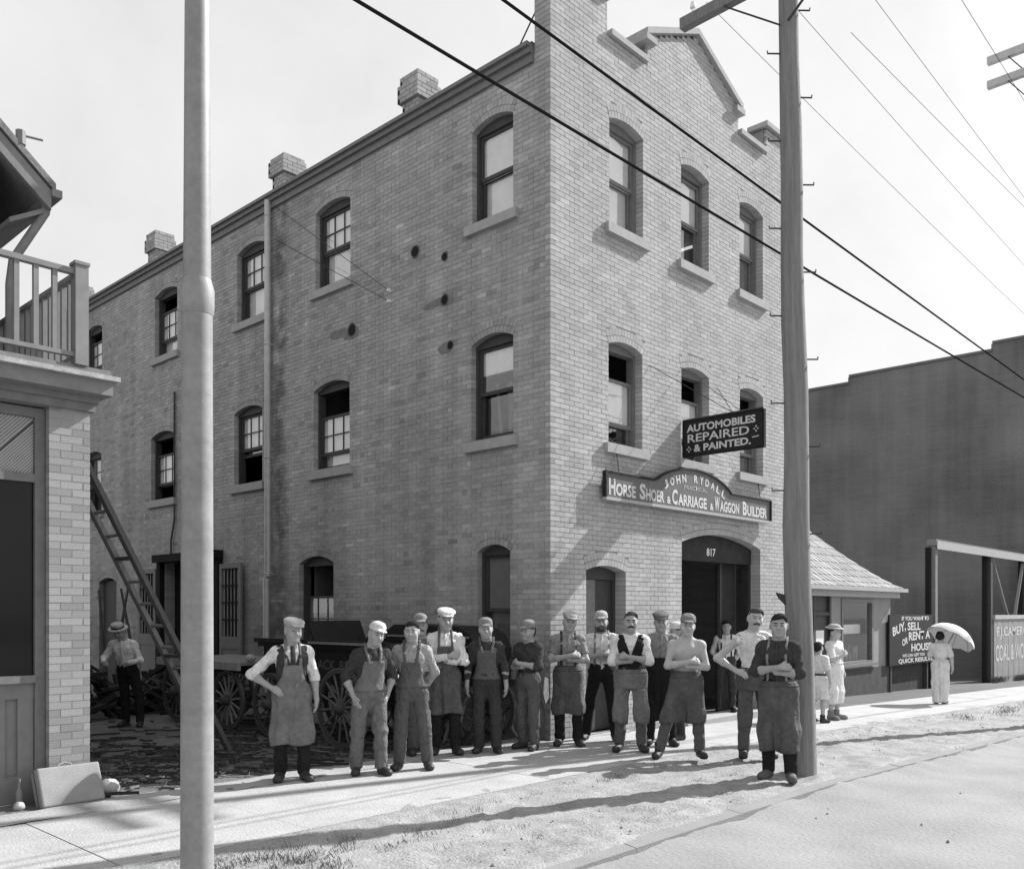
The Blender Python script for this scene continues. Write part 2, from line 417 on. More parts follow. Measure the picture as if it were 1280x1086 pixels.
# grass tufts by the trolley pole, along the strip and at the fence
b = MB()
def tuft(u, v, zb, n, sp, h):
    for i in range(n):
        a = random.random()*6.28; r = sp*math.sqrt(random.random()); x0 = u+r*math.cos(a); y0 = v+r*math.sin(a)*.6
        hh = h*random.uniform(.4, 1); la = random.random()*6.28; le = hh*random.uniform(.2, .8); w = .004
        b.add([(x0-w, y0, zb), (x0+w, y0, zb), (x0+.5*le*math.cos(la), y0+.5*le*math.sin(la), zb+hh*.7), (x0+le*math.cos(la), y0+le*math.sin(la), zb+hh)],
              [(0, 1, 2), (0, 2, 3)], random.uniform(.6, 1.5))
for k in range(60): tuft(random.gauss(-6.1, .55), random.gauss(-2.55, .22), -.06, 26, .14, .07)
for k in range(90): u = random.uniform(-7.5, 12); tuft(u, random.gauss(-2.2, .14), gz(u)-.04, 14, .12, .05)
for k in range(70): u = random.uniform(-5, 14); tuft(u, random.gauss(-3.0, .5), gz(u)-.05, 12, .14, .05)
for k in range(20): u = random.uniform(9, 18); tuft(u, random.gauss(-2.6, .2), gz(u)-.05, 40, .3, .10)
for k in range(24): u = random.uniform(25.4, 30); tuft(u, 1.30, gz(u)-.03, 26, .16, .28)
o = b.build('grass', mat('dry grass', .13, .9, .2, 20, tone=True)); tag(o, 'sparse tufts of grass on the boulevard strip', 'grass', kind='stuff')
# ------------------------------------------------------------------ brick machinery
CH = .0735; JT = .0085; BL = .205                      # course, joint, brick length
def P_front(s, z, d): return (s, -d, z)               # d outwards
def P_side(s, z, d): return (-d, s, z)
class Opening:
    def __init__(o, s0, s1, z0, zs, rise, ring=.2, reveal=.12):
        o.s0, o.s1, o.z0, o.zs, o.rise, o.ring, o.reveal = s0, s1, z0, zs, rise, ring, reveal
        w = (s1-s0)/2; o.c = (s0+s1)/2
        o.Ri = (w*w+rise*rise)/(2*rise); o.zc = zs+rise-o.Ri
    def half(o, zm, extra):
        if zm < o.z0 or zm > o.zs+o.rise+extra: return None
        w = (o.s1-o.s0)/2
        if zm <= o.zs: return w
        r = o.Ri+extra; q = r*r-(zm-o.zc)**2
        return min(math.sqrt(q), (zm-o.zc)*w/math.sqrt(o.Ri**2-w*w)+.004) if q > 0 else None

def free(s0, s1, zm, ops, extra, blocked=()):
    iv = [(s0, s1, False, False)]
    cuts = [(o.c-h, o.c+h, o) for o in ops for h in [o.half(zm, extra)] if h]
    cuts += [(a, b, None) for a, b in blocked]
    for a, b, o in cuts:
        nx = []
        for p, q, l_, r_ in iv:
            if b <= p or a >= q: nx.append((p, q, l_, r_)); continue
            if a > p+.004: nx.append((p, a, l_, o is not None))
            if b < q-.004: nx.append((b, q, o is not None, r_))
        iv = nx
    return iv

def brick_wall(P, s0, s1, z0, z1, ops, blocked=lambda zm: (), corner=None, corner_end=None, header=0, depth=.05):
    "-> list of bricks (sa,sb,za,zb,depth) and list of mortar strips"
    bricks = []; strips = []
    n = int(round((z1-z0)/CH))
    for i in range(n):
        za = z0+i*CH; zb = za+CH; zm = (za+zb)/2
        bl = blocked(zm)
        for p, q, l_, r_ in free(s0, s1, zm, ops, .06, bl): strips.append((p, q, za, zb, l_, r_))
        L = BL if not (header and i % header == header-1) else BL/2-JT/2
        st = s0 + ((.5*(BL+JT)) if i % 2 else 0)
        if corner is not None: st = s0+(.0 if (i % 2 == corner) else .105)
        for p, q, l_, r_ in free(s0, s1, zm, ops, .205, bl):
            k = math.floor((p-st)/(L+JT)); a = st+k*(L+JT)
            while a < q:
                b_ = a+L; x0 = max(a, p); x1 = min(b_, q)
                if l_ and x1-p < .045 and x1 < q: a = p-.0001-JT-L+(x1-p)+JT+L-(x1-p); x1 = min(b_+JT+L, q); x0 = p; a = b_+JT; b_ = a+L
                if r_ and 0 < q-x1 < .045+JT: x1 = q
                if corner is not None and x0 < st-.001: x0 = max(x0, st)
                if x1-x0 > .012:
                    deep = depth
                    if corner is not None and i % 2 == corner and x0 <= s0+.001: deep = .098
                    if (l_ and x0 <= p+.03) or (r_ and x1 >= q-.03): deep = .24
                    jz = random.uniform(-.0014, .0014); bricks.append((x0, x1, za+JT/2+jz, zb-JT/2+jz, deep))
                a += L+JT
    return bricks, strips

def brick_box(mb, P, b, tone, out):
    x0, x1, za, zb, dp = b
    mb.hexa([P(x0, za, -dp), P(x1, za, -dp), P(x1, za, out), P(x0, za, out), P(x0, zb, -dp), P(x1, zb, -dp), P(x1, zb, out), P(x0, zb, out)], tone)

def tone_for(kind):
    if kind == 'face': t = random.gauss(1.0, .06)
    else:
        t = random.gauss(1.0, .06)
        if random.random() < .04: t *= .78
        if random.random() < .05: t *= 1.18
    return max(.5, min(1.4, t))

def arch_ring(P, o, m, parent, tones='face', rings=2):
    mb = MB(); w = (o.s1-o.s0)/2
    th = math.asin(min(1, w/o.Ri))
    for r in range(rings):
        ra = o.Ri+r*.103+.001; rb = ra+.096
        n = max(5, int(2*th*ra/.074)); dth = 2*th/n; gp = .006/ra
        for k in range(n):
            t0 = -th+k*dth+gp/2; t1 = -th+(k+1)*dth-gp/2
            f = lambda rr, t: (o.c+rr*math.sin(t), o.zc+rr*math.cos(t))
            q = [f(ra, t0), f(ra, t1), f(rb, t1), f(rb, t0)]
            d0 = -.24 if r == 0 else -.05
            mb.hexa([P(q[0][0], q[0][1], d0), P(q[1][0], q[1][1], d0), P(q[1][0], q[1][1], .003), P(q[0][0], q[0][1], .003),
                     P(q[3][0], q[3][1], d0), P(q[2][0], q[2][1], d0), P(q[2][0], q[2][1], .003), P(q[3][0], q[3][1], .003)], tone_for(tones)*.96)
    # mortar backing between the wedges
    mb2 = MB(); n = 10; pts = []
    for k in range(n+1):
        t = -th+2*th*k/n; pts.append((o.c+(o.Ri+.006)*math.sin(t), o.zc+(o.Ri+.006)*math.cos(t)))
    for k in range(n, -1, -1):
        t = -th+2*th*k/n; pts.append((o.c+(o.Ri+.2)*math.sin(t), o.zc+(o.Ri+.2)*math.cos(t)))
    for k in range(n):
        a, b_ = pts[k], pts[k+1]; c, d = pts[-2-k], pts[-1-k]
        mb2.hexa([P(a[0], a[1], -.23), P(b_[0], b_[1], -.23), P(b_[0], b_[1], -.006), P(a[0], a[1], -.006),
                  P(d[0], d[1], -.23), P(c[0], c[1], -.23), P(c[0], c[1], -.006), P(d[0], d[1], -.006)])
    a_ = mb.build('arch', m, parent)
    mb2.build('arch_mortar', M_mortf if tones == 'face' else M_mortc, parent)
    return a_

def strips_mesh(P, strips, thick=.22):
    mb = MB()
    for p, q, za, zb, l_, r_ in strips:
        d = -.006
        mb.add([P(p, za, d), P(q, za, d), P(q, zb, d), P(p, zb, d)], [(0, 1, 2, 3)])
        if l_: p += .007; mb.add([P(p, za, d), P(p, zb, d), P(p, zb, -.23), P(p, za, -.23)], [(0, 1, 2, 3)])
        if r_: q -= .007; mb.add([P(q, za, d), P(q, zb, d), P(q, zb, -.23), P(q, za, -.23)], [(0, 1, 2, 3)])
    return mb

# ------------------------------------------------------------------ the brick building
FW = 7.54; SDL = 21.0; ZS = 9.75
bld = empty('brick_building', (0, 0, 0), 0, 'three storey brick workshop with stepped gable front and long shaded side wall', 'building')
def topz(s):
    s = s if s <= FW/2 else FW-s
    if s < 1.30: return 11.05
    if s < 2.32: return 10.52
    return 10.98+(s-2.32)/(FW/2-2.32)*(11.62-10.98)
def block_front(zm):
    out = []
    N = 150; s = 0; run = None
    for k in range(N+1):
        s = FW*k/N
        bad = topz(min(max(s, .001), FW-.001)) < zm
        if bad and run is None: run = s
        if not bad and run is not None: out.append((run, s)); run = None
    if run is not None: out.append((run, FW+.1))
    return out
def block_side(zm): return [(.30, SDL+1)] if zm > ZS else []

O3 = [Opening(a, a+.88, 7.68, 9.29, .085, reveal=.2) for a in (1.36, 3.33, 5.27)]
O2 = [Opening(a, a+.88, 4.36, 5.87, .085, reveal=.2) for a in (1.34, 3.34, 5.28)]
OD1 = Opening(.80, 1.78, -.02, 2.42, .08, reveal=.2); OD2 = Opening(3.35, 6.05, -.3, 2.98, .19, reveal=.2)
front_ops = O3+O2+[OD1, OD2]
S3 = [Opening(a, b, 7.68, 9.10, .11, reveal=.1) for a, b in ((.72, 1.58), (4.66, 5.72), (7.44, 8.50), (11.1, 12.2), (15.15, 16.2), (18.6, 19.6))]
S2 = [Opening(a, b, 4.38, 5.85, .11, reveal=.1) for a, b in ((.72, 1.60), (4.68, 5.78), (7.54, 8.62), (11.24, 12.4), (15.2, 16.25))]
G1 = Opening(.78, 1.47, .95, 2.70, .11, reveal=.1); G2 = Opening(5.16, 6.26, .95, 2.70, .13, reveal=.1)
OA = Opening(9.25, 11.7, -.3, 2.92, .08, reveal=.2); OB = Opening(14.3, 15.35, -.3, 2.55, .12, reveal=.2)
side_ops = S3+S2+[G1, G2, OA, OB]
Z0 = -.294
bf, sf = brick_wall(P_front, 0, FW, Z0, 11.65, front_ops, block_front, corner=0)
bs, ss = brick_wall(P_side, 0, SDL, Z0, 11.1, side_ops, block_side, corner=1, header=6)
# the 300 bricks that show largest (nearest the corner, above the people's heads) are parts of their own
def showsize(P, b):
    c = Vector(P((b[0]+b[1])/2, (b[2]+b[3])/2, 0)); d = (c-CAM).length
    w = (b[1]-b[0])
    if w < .15 or c.z < 2.05: return 0
    return w/d
cand = [('f', i, showsize(P_front, b)) for i, b in enumerate(bf)]+[('s', i, showsize(P_side, b)) for i, b in enumerate(bs)]
cand.sort(key=lambda t: -t[2])
pick = {(a, i) for a, i, _ in cand[:300]}
bigf = MB(); bigs = MB(); cache = {}
def brick_object(P, b, kind, m, out):
    T = [.9, .95, 1.0, 1.05, 1.1] if kind == 'face' else [.88, .94, .98, 1.03, 1.07, 1.12]
    ti = random.choice(T); key = (kind, round(b[1]-b[0], 3), b[4], ti)
    if key not in cache:
        mb = MB(); L = round(b[1]-b[0], 3); brick_box(mb, P, (0, L, 0, CH-JT, b[4]), ti, out)
        cache[key] = mb.mesh('brick'); cache[key].materials.append(m)
    o = bpy.data.objects.new('brick', cache[key]); col.objects.link(o); o.parent = bld
    o.location = P(b[0], b[2], random.uniform(-.0012, .0012))
for i, b in enumerate(bf):
    if ('f', i) in pick: brick_object(P_front, b, 'face', M_face, .0)
    else: brick_box(bigf, P_front, b, tone_for('face'), random.uniform(-.0015, .0015))
for i, b in enumerate(bs):
    if ('s', i) in pick: brick_object(P_side, b, 'common', M_common, .0)
    else: brick_box(bigs, P_side, b, tone_for('common'), random.uniform(-.002, .002))
o = bigf.build('front_brickwork', M_face, bld); o['kind'] = 'stuff'
o = bigs.build('side_brickwork', M_common, bld); o['kind'] = 'stuff'
strips_mesh(P_front, sf).build('front_wall', M_mortf, bld)
strips_mesh(P_side, ss).build('side_wall', M_mortc, bld)
# inner shell: floors, back and far walls keep the rooms dark
mb = MB()
mb.box(.02, FW-.001, SDL-.1, SDL, -.3, ZS-.06)           # back wall
mb.box(FW-.2, FW-.0005, .25, SDL-.101, -.3, ZS-.06)      # right wall
mb.build('rear_wall', M_common, bld)
mb = MB()
for z in (3.30, 6.62): mb.box(.26, FW-.21, .26, SDL-.11, z, z+.25)
mb.box(.3, FW-.21, 6.1, 6.2, -.05, ZS-.1); mb.box(3.0, 3.1, .9, 6.05, 3.6, ZS-.1); mb.box(.26, 3.0, 3.0, 3.1, 3.6, ZS-.1); mb.box(.26, FW-.21, 13.2, 13.3, 0, ZS-.1)
mb.box(2.3, 2.4, .28, 6.0, 0.02, 3.29)
mb.build('inside_partition', M_inner, bld)
mb = MB(); mb.box(.26, FW-.21, -.0, 6.1, -.35, -.05); mb.box(.26, FW-.21, 6.2, SDL-.11, -.35, -.04); mb.box(.24,2.2,.02,.3,-.2,-.03)
mb.build('ground_floor', M_wood, bld)
# parapet back and flat roof
mb = MB()
N = 60
for k in range(N):
    a = FW*k/N; b_ = FW*(k+1)/N; za, zb = topz(a+.001), topz(b_-.001)
    if abs(za-zb) > .2: za = zb = min(za, zb)
    a = max(a, .02); b_ = min(b_, FW-.02)
    mb.hexa([(a, .06, ZS-.2), (b_, .06, ZS-.2), (b_, .3, ZS-.2), (a, .3, ZS-.2), (a, .06, za-.02), (b_, .06, zb-.02), (b_, .3, zb-.02), (a, .3, za-.02)])
mb.build('parapet', M_mortf, bld)
# stone copings
mb = MB()
for s0, s1, z in ((-.05, 1.34, 11.05), (1.345, 2.30, 10.52), (FW-2.30, FW-1.345, 10.52), (FW-1.34, FW+.05, 11.05)):
    mb.box(s0, s1, -.07, .36, z, z+.09)
for sgn in (0, 1):
    f = (lambda s: s) if sgn == 0 else (lambda s: FW-s)
    a, b_ = 2.26, FW/2
    p = [(f(a), 10.96), (f(b_), 11.64), (f(b_), 11.74), (f(a), 11.06)]
    mb.prism(p, lambda s, z, d: (s, d, z), -.08, .36)
    x0, x1 = sorted((f(2.22), f(2.50))); mb.box(x0, x1, -.095, .375, 10.86, 10.955)
mb.build('coping', M_stone, bld)
# side cornice boards and roof
mb = MB()
mb.box(-.05, .02, .305, SDL, ZS-.10, ZS+.02); mb.box(-.10, .04, .31, SDL, ZS+.022, ZS+.10); mb.box(-.15, .04, .315, SDL, ZS+.102, ZS+.16)
mb.build('cornice', M_paintmd, bld)
mb = MB(); mb.hexa([(-.05, .31, ZS+.163), (FW, .31, ZS+.10), (FW, SDL, ZS+.10), (-.05, SDL, ZS+.163), (-.05, .31, ZS+.19), (FW, .31, ZS+.13), (FW, SDL, ZS+.13), (-.05, SDL, ZS+.19)])
mb.build('roof', M_roof, bld)
def chimney(v, u=.42, h=.95, w=.52, parent=bld):
    mb = MB(); z = ZS+.1; i = 0
    while z < ZS+.1+h:
        f = z-ZS-.1; gr = .06 if f > h-.42 and f < h-.10 else (.03 if f >= h-.10 else 0)
        a = w/2+gr
        mb.box(u-a+.008, u+a-.008, v-a+.008, v+a-.008, z-.001, z+CH-.002, .8)
        # four sides of bricks per course
        L = 2*a/2.5
        for face in range(4):
            x = -a+(L/2 if i % 2 else 0) - (L if i % 2 else 0)
            while x < a-.01:
                p, q = max(x, -a), min(x+L-.012, a)
                if q-p > .03:
                    if face == 0: bb = (u+p, u+q, v-a, v-a+.06)
                    elif face == 1: bb = (u+p, u+q, v+a-.06, v+a)
                    elif face == 2: bb = (u-a, u-a+.06, v+p+.06*(p <= -a+.001)+.002, v+q-.06*(q >= a-.001)-.002)
                    else: bb = (u+a-.06, u+a, v+p+.06*(p <= -a+.001)+.002, v+q-.06*(q >= a-.001)-.002)
                    mb.box(*bb, z, z+CH-.010, tone_for('common'))
                x += L
        z += CH; i += 1
    c = mb.build('chimney', M_chim, parent)
    m2 = MB(); a = w/2-.05; m2.box(u-a, u+a, v-a, v+a, ZS, ZS+.1+h+.03); m2.build('flue', M_mortc, c)
M_chim = mat('chimney brick', .36, .9, .12, 2, .2, 100, tone=True)
chimney(3.3, h=.90, w=.40); chimney(7.3, h=.95, w=.42); chimney(12.8, h=.98, w=.42); chimney(17.6, w=.42)
mb = MB(); mb.tube([(.5, 8.5, ZS), (.5, 8.5, ZS+.45)], .05, 10); mb.build('vent_pipe', M_iron, bld)

# ------------------------------------------------------------------ windows
def window(P, o, style, tones, m_arch, depth, upper='sky_sheen', lower='sky_sheen', drop=0.0, lift=0.0, six_up=True, six_low=False, sill=True, frame_m=None):
    """box frame with two sashes. drop: how far the upper sash hangs down; lift: how far the lower sash is raised.
    upper/lower: what stands behind the panes: blind, dim or None (dark room)."""
    fm = frame_m or M_paintdk
    root = MB(); s0, s1 = o.s0+.004, o.s1-.004; d = -depth; fw = .042; top = o.zs+.01
    root.prism([(s0, o.z0), (s0+fw, o.z0), (s0+fw, top), (s0, top)], P, d-.14, d)
    root.prism([(s1-fw, o.z0), (s1, o.z0), (s1, top), (s1-fw, top)], P, d-.14, d)
    # curved head board filling the arch
    n = 8; pts = []
    for k in range(n+1):
        s = s0+(s1-s0)*k/n; zz = o.zc+math.sqrt(max(0, (o.Ri-.004)**2-(s-o.c)**2)); pts.append((s, zz))
    hz = o.zs-.045
    root.prism([(s1, hz), (s0, hz)]+pts, P, d-.14, d-.004)
    root.prism([(s0+fw+.001, o.z0), (s1-fw-.001, o.z0), (s1-fw-.001, o.z0+.04), (s0+fw+.001, o.z0+.04)], P, d-.14, d-.01)
    fr = root.build('window', fm, bld)
    arch_ring(P, o, m_arch, fr, tones)
    a, b_ = s0+fw+.003, s1-fw-.003; H = hz-(o.z0+.045); mid = o.z0+.045+H/2
    def sash(za, zb, dd, six, behind):
        sb_ = MB(); r = .04
        sb_.prism([(a, za), (a+r, za), (a+r, zb), (a, zb)], P, dd-.035, dd)
        sb_.prism([(b_-r, za), (b_, za), (b_, zb), (b_-r, zb)], P, dd-.035, dd)
        sb_.prism([(a+r, za), (b_-r, za), (b_-r, za+.055), (a+r, za+.055)], P, dd-.036, dd+.001)
        sb_.prism([(a+r, zb-.045), (b_-r, zb-.045), (b_-r, zb), (a+r, zb)], P, dd-.036, dd+.001)
        if six:
            for k in (1, 2):
                s = a+r+(b_-a-2*r)*k/3; sb_.prism([(s-.011, za+.055), (s+.011, za+.055), (s+.011, zb-.045), (s-.011, zb-.045)], P, dd-.028, dd-.006)
            z = (za+zb)/2
            for k in range(3):
                w_ = (b_-a-2*r)/3; p = a+r+w_*k+.012; q = a+r+w_*(k+1)-.012
                sb_.prism([(p, z-.011), (q, z-.011), (q, z+.011), (p, z+.011)], P, dd-.028, dd-.006)
        sb_.build('sash', fm, fr)
        cols = 3 if six else 1; rows = 2 if six else 1
        for i in range(cols):
            for j in range(rows):
                w_ = (b_-a-2*r)/cols; h_ = (zb-za-.1)/rows
                p = a+r+w_*i; z = za+.055+h_*j
                g = MB(); g.add([P(p, z, dd-.016), P(p+w_, z, dd-.016), P(p+w_, z+h_, dd-.016), P(p, z+h_, dd-.016)], [(0, 1, 2, 3)])
                g.build('pane', M_glass, fr)
        if behind:
            g = MB(); e = .0
            zz = za if behind != 'half' else za+(zb-za)*.45
            g.prism([(a, zz), (b_, zz), (b_, zb), (a, zb)], P, dd-.052, dd-.046)
            g.build('sky_sheen', {'sky_sheen': M_card_sheen, 'half': M_card_sheen, 'dim': M_dim}[behind], fr)  # white panel added behind the glass to stand for reflected sky
    sash(mid-.02-drop, hz-.002-drop, d-.045, six_up, upper)
    sash(o.z0+.045+lift, mid+.02+lift, d-.10, six_low, lower)
    if sill:
        m2 = MB(); m2.prism([(o.s0-.11, o.z0-.15), (o.s1+.11, o.z0-.15), (o.s1+.11, o.z0-.006), (o.s0-.11, o.z0-.006)], P, -.2, .075)
        m2.build('sill', M_stone, fr)
    return fr

# the front, third floor then second
window(P_front, O3[0], 0, 'face', M_face, .14, 'sky_sheen', 'sky_sheen', six_up=False, frame_m=M_paintmd)
window(P_front, O3[1], 0, 'face', M_face, .14, 'sky_sheen', None, six_up=False, frame_m=M_paintmd, drop=.02)
window(P_front, O3[2], 0, 'face', M_face, .14, 'sky_sheen', 'dim', six_up=False, frame_m=M_paintmd)
window(P_front, O2[0], 0, 'face', M_face, .14, 'sky_sheen', 'half', drop=.40, six_up=False, frame_m=M_paintmd)
window(P_front, O2[1], 0, 'face', M_face, .14, 'sky_sheen', None, drop=.38, six_up=False, frame_m=M_paintmd)
window(P_front, O2[2], 0, 'face', M_face, .14, 'half', 'dim', drop=.36, six_up=False, frame_m=M_paintmd)
# the side
kw = dict(frame_m=M_paintdk)
window(P_side, S3[0], 0, 'common', M_common, .10, 'sky_sheen', 'sky_sheen', six_up=False, **kw)
window(P_side, S3[1], 0, 'common', M_common, .10, 'sky_sheen', 'sky_sheen', **kw)
window(P_side, S3[2], 0, 'common', M_common, .10, 'sky_sheen', 'sky_sheen', **kw)
window(P_side, S3[3], 0, 'common', M_common, .10, 'sky_sheen', 'sky_sheen', drop=.30, **kw)
window(P_side, S3[4], 0, 'common', M_common, .10, 'sky_sheen', 'sky_sheen', drop=.2, **kw)
window(P_side, S3[5], 0, 'common', M_common, .10, 'dim', 'dim', **kw)
window(P_side, S2[0], 0, 'common', M_common, .10, 'half', None, six_up=False, lift=.02, **kw)
window(P_side, S2[1], 0, 'common', M_common, .10, 'sky_sheen', 'sky_sheen', drop=.42, **kw)
window(P_side, S2[2], 0, 'common', M_common, .10, 'sky_sheen', None, lift=.55, **kw)
window(P_side, S2[3], 0, 'common', M_common, .10, 'sky_sheen', None, drop=.34, lift=.3, **kw)
window(P_side, S2[4], 0, 'common', M_common, .10, 'dim', None, **kw)
window(P_side, G1, 0, 'common', M_common, .10, 'dim', 'dim', six_up=False, **kw)
window(P_side, G2, 0, 'common', M_common, .10, 'dim', None, drop=.55, **kw)
# planks standing inside the open second-floor corner window
mb = MB()
for k, (v, t) in enumerate(((1.28, .10), (1.20, -.06), (1.06, .16), (.98, -.12))):
    mb.bar((.42+.05*k, v, 3.6), (.36+.03*k, v+t, 5.3), .07, .03, tone=1)
mb.build('stored_planks', M_wood, bld)

# ------------------------------------------------------------------ doors
arch_ring(P_front, OD1, M_face, bld); arch_ring(P_front, OD2, M_face, bld, rings=2)
arch_ring(P_side, OA, M_common, bld, 'common'); arch_ring(P_side, OB, M_common, bld, 'common')
# narrow door left of the wide one: closed leaf, set back
mb = MB(); mb.box(.804, .86, .2, .3, -.02, 2.42); mb.box(1.72, 1.776, .2, .3, -.02, 2.42); mb.box(.861, 1.719, .2, .3, 2.30, 2.50)
d1 = mb.build('narrow_door', M_paintdk, bld)
mb = MB(); mb.box(.865, 1.30, .23, .275, 0, 2.295); mb.build('door_leaf', M_paintmd, d1)
mb = MB(); mb.box(1.31, 1.715, .25, .29, 0, 2.295); mb.build('door_leaf', M_paintdk, d1)
mb = MB(); mb.box(.80, 1.78, -.10, .2, -.15, -.02); mb.build('door_step', M_stone, d1)
# wide workshop doorway
mb = MB(); mb.box(3.354, 3.45, .2, .34, -.3, 2.80); mb.box(5.95, 6.046, .2, .34, -.3, 2.80)
n = 12; pts = [(3.354+2.692*k/n, OD2.zc+math.sqrt(max(0, (OD2.Ri-.006)**2-(3.354+2.692*k/n-OD2.c)**2))) for k in range(n+1)]
mb.prism([(6.046, 2.70), (3.354, 2.70)]+pts, P_front, -.34, -.19)
dw = mb.build('workshop_doorway', mat('shadowed door timber', .03, .8, .3, 6), bld)  # near-black colour stands for the shadow under the arch
mb = MB(); mb.box(5.20, 5.26, .36, .42, -.05, 2.70); mb.build('door_post', M_paintdk, dw)
mb = MB(); mb.box(5.30, 5.94, .45, .52, -.05, 2.69); mb.build('door_leaf', mat('shadowed door timber', .03), dw)
mb = MB(); mb.box(3.30, 6.10, -.16, .36, -.3, -.03); mb.build('threshold', M_stone, dw)
text_mesh('817', frame((4.45, .188, 2.80), (1, 0, 0), (0, 0, 1)), width=.30, height=.14, bold=.02, name='house_number', m=mat('white lettering', .75, .7, .05, 10), parent=dw)
# side entrance: dark opening with projecting head and two lattice doors folded back
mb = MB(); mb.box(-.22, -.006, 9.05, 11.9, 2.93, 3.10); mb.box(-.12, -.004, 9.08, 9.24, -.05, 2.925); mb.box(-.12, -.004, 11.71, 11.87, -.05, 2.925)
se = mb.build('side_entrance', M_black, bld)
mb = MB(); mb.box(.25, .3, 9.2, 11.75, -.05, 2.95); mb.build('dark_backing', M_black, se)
def lattice_door(v0, v1, hinge):
    m2 = MB(); x0, x1 = -.11, -.06
    m2.box(x0, x1, v0, v0+.09, .05, 2.80); m2.box(x0, x1, v1-.09, v1, .05, 2.80)
    for z0, z1 in ((.05, .2), (1.05, 1.30), (2.70, 2.80)): m2.box(x0, x1, v0+.091, v1-.091, z0, z1)
    m2.box(x0+.015, x1-.01, v0+.091, v1-.091, .201, 1.049)
    d = m2.build('lattice_door', M_paintmd, bld)
    m3 = MB()
    for k in range(1, 5):
        v = v0+.09+(v1-v0-.18)*k/5; m3.box(x0+.01, x1-.01, v-.012, v+.012, 1.301, 2.699)
    for k in range(1, 4):
        z = 1.3+1.4*k/4; m3.box(x0+.004, x0+.0095, v0+.091, v1-.091, z-.014, z+.014)
    m3.build('glazing_bars', M_black, d)
    m3 = MB(); m3.box(x1-.008, x1-.004, v0+.091, v1-.091, 1.301, 2.699); m3.build('panel', mat('dusty glass panel', .30, .4, .2, 5), d)
lattice_door(8.18, 9.03, 0); lattice_door(11.95, 12.85, 1)
# dark base door further along
mb = MB(); mb.box(.12, .2, 14.3, 15.35, -.1, 2.6); mb.build('rear_door', M_paintdk, bld)

# ------------------------------------------------------------------ fittings on the side wall
mb = MB(); mb.tube([(-.09, 7.2, 9.80), (-.09, 7.2, 2.50), (-.09, 7.25, 2.46), (-.09, 7.25, .25)], [.062]*4, 12)
ds = mb.build('downspout', M_galv, bld, True)
for z in (9.5, 7.0, 4.8, 2.55, 1.0):
    m2 = MB(); m2.torus((-.09, 7.2 if z > 2.5 else 7.25, z), (0, 0, 1), .062, .013, 14, 6); m2.box(-.03, .0, 7.17, 7.23, z-.02, z+.02); m2.build('pipe_strap', M_galv, ds)
mb = MB(); mb.tube([(-.04, 11.15, 6.75), (-.04, 11.15, 3.9), (-.05, 11.3, 3.4), (-.05, 11.3, 3.1)], .022, 8); mb.build('conduit', M_iron, bld)
for i, (v, z, r) in enumerate(((2.91, 7.66, .085), (2.20, 7.39, .06), (2.20, 6.71, .075), (4.61, 6.75, .10), (2.07, 5.97, .06))):
    m2 = MB()
    for k in range(24):
        a0, a1 = 6.283*k/24, 6.283*(k+1)/24
        f = lambda a, rr, d: (-d, v+rr*math.cos(a), z+rr*math.sin(a))
        rr0 = r*1.3+.006*math.sin(3*a0+i); rr1 = r*1.3+.006*math.sin(3*a1+i)
        m2.add([f(a0, r, .006), f(a1, r, .006), f(a1, rr1, .0045), f(a0, rr0, .0045)], [(0, 1, 2, 3)])
        m2.add([f(a0, r, .006), f(a1, r, .006), f(a1, r*.97, -.05), f(a0, r*.97, -.05)], [(0, 1, 2, 3)])
    fl = m2.build('flue_hole', mat('sooty plaster', .10, .95, .2, 12), bld)
    m3 = MB(); m3.disc((-.005, v, z), r*.99, (1, 0, 0), 24, .004); m3.build('flue_stopper', M_black, fl)
    # plaster smears round the hole
    if i in (2, 3, 4):
        m4 = MB(); n = 22; ph = random.random()*6; pts = []
        for k in range(n):
            a = 6.283*k/n; rr = r*(1.6+.5*math.sin(2*a+ph)+.3*math.sin(3*a+1.7*ph)); pts.append((v+rr*2.3*math.cos(a)+r*1.7, z+rr*.75*math.sin(a)-r*.2))
        m4.prism(pts, lambda a, b_, d: (-d, a, b_), .0032, .0042); m4.build('plaster_patch', mat('grey plaster', .18, .95, .2, 9), fl)
for v, z in ((3.5, 7.16), (3.5, 6.98)):
    m2 = MB(); m2.tube([(0, v, z), (-.05, v, z), (-.051, v, z), (-.10, v, z)], [.012, .012, .03, .022], 10); m2.build('insulator', mat('white porcelain', .8, .3, .05, 5), bld)
m2 = MB(); m2.tube([(-.09, 3.5, 7.16), (-.05, 7.1, 9.7)], .006, 5); m2.tube([(-.09, 3.5, 6.98), (-.05, 7.0, 9.0)], .006, 5); m2.build('service_wire', M_iron, bld)
m2 = MB(); m2.tube([(.15, .33, 10.6), (.15, .9, 9.95)], .012, 6); m2.build('parapet_stay', M_iron, bld)
# ------------------------------------------------------------------ signs on the front
M_white = mat('painted lettering', .56, .7, .15, 14, fine=.1, fscale=40)
M_signdk = mat('sign blue black paint', .022, .7, .2, 12, spec=.2)
M_signgr = mat('sign grey paint', .12, .5, .12, 12)
X, Zv = Vector((1, 0, 0)), Vector((0, 0, 1))
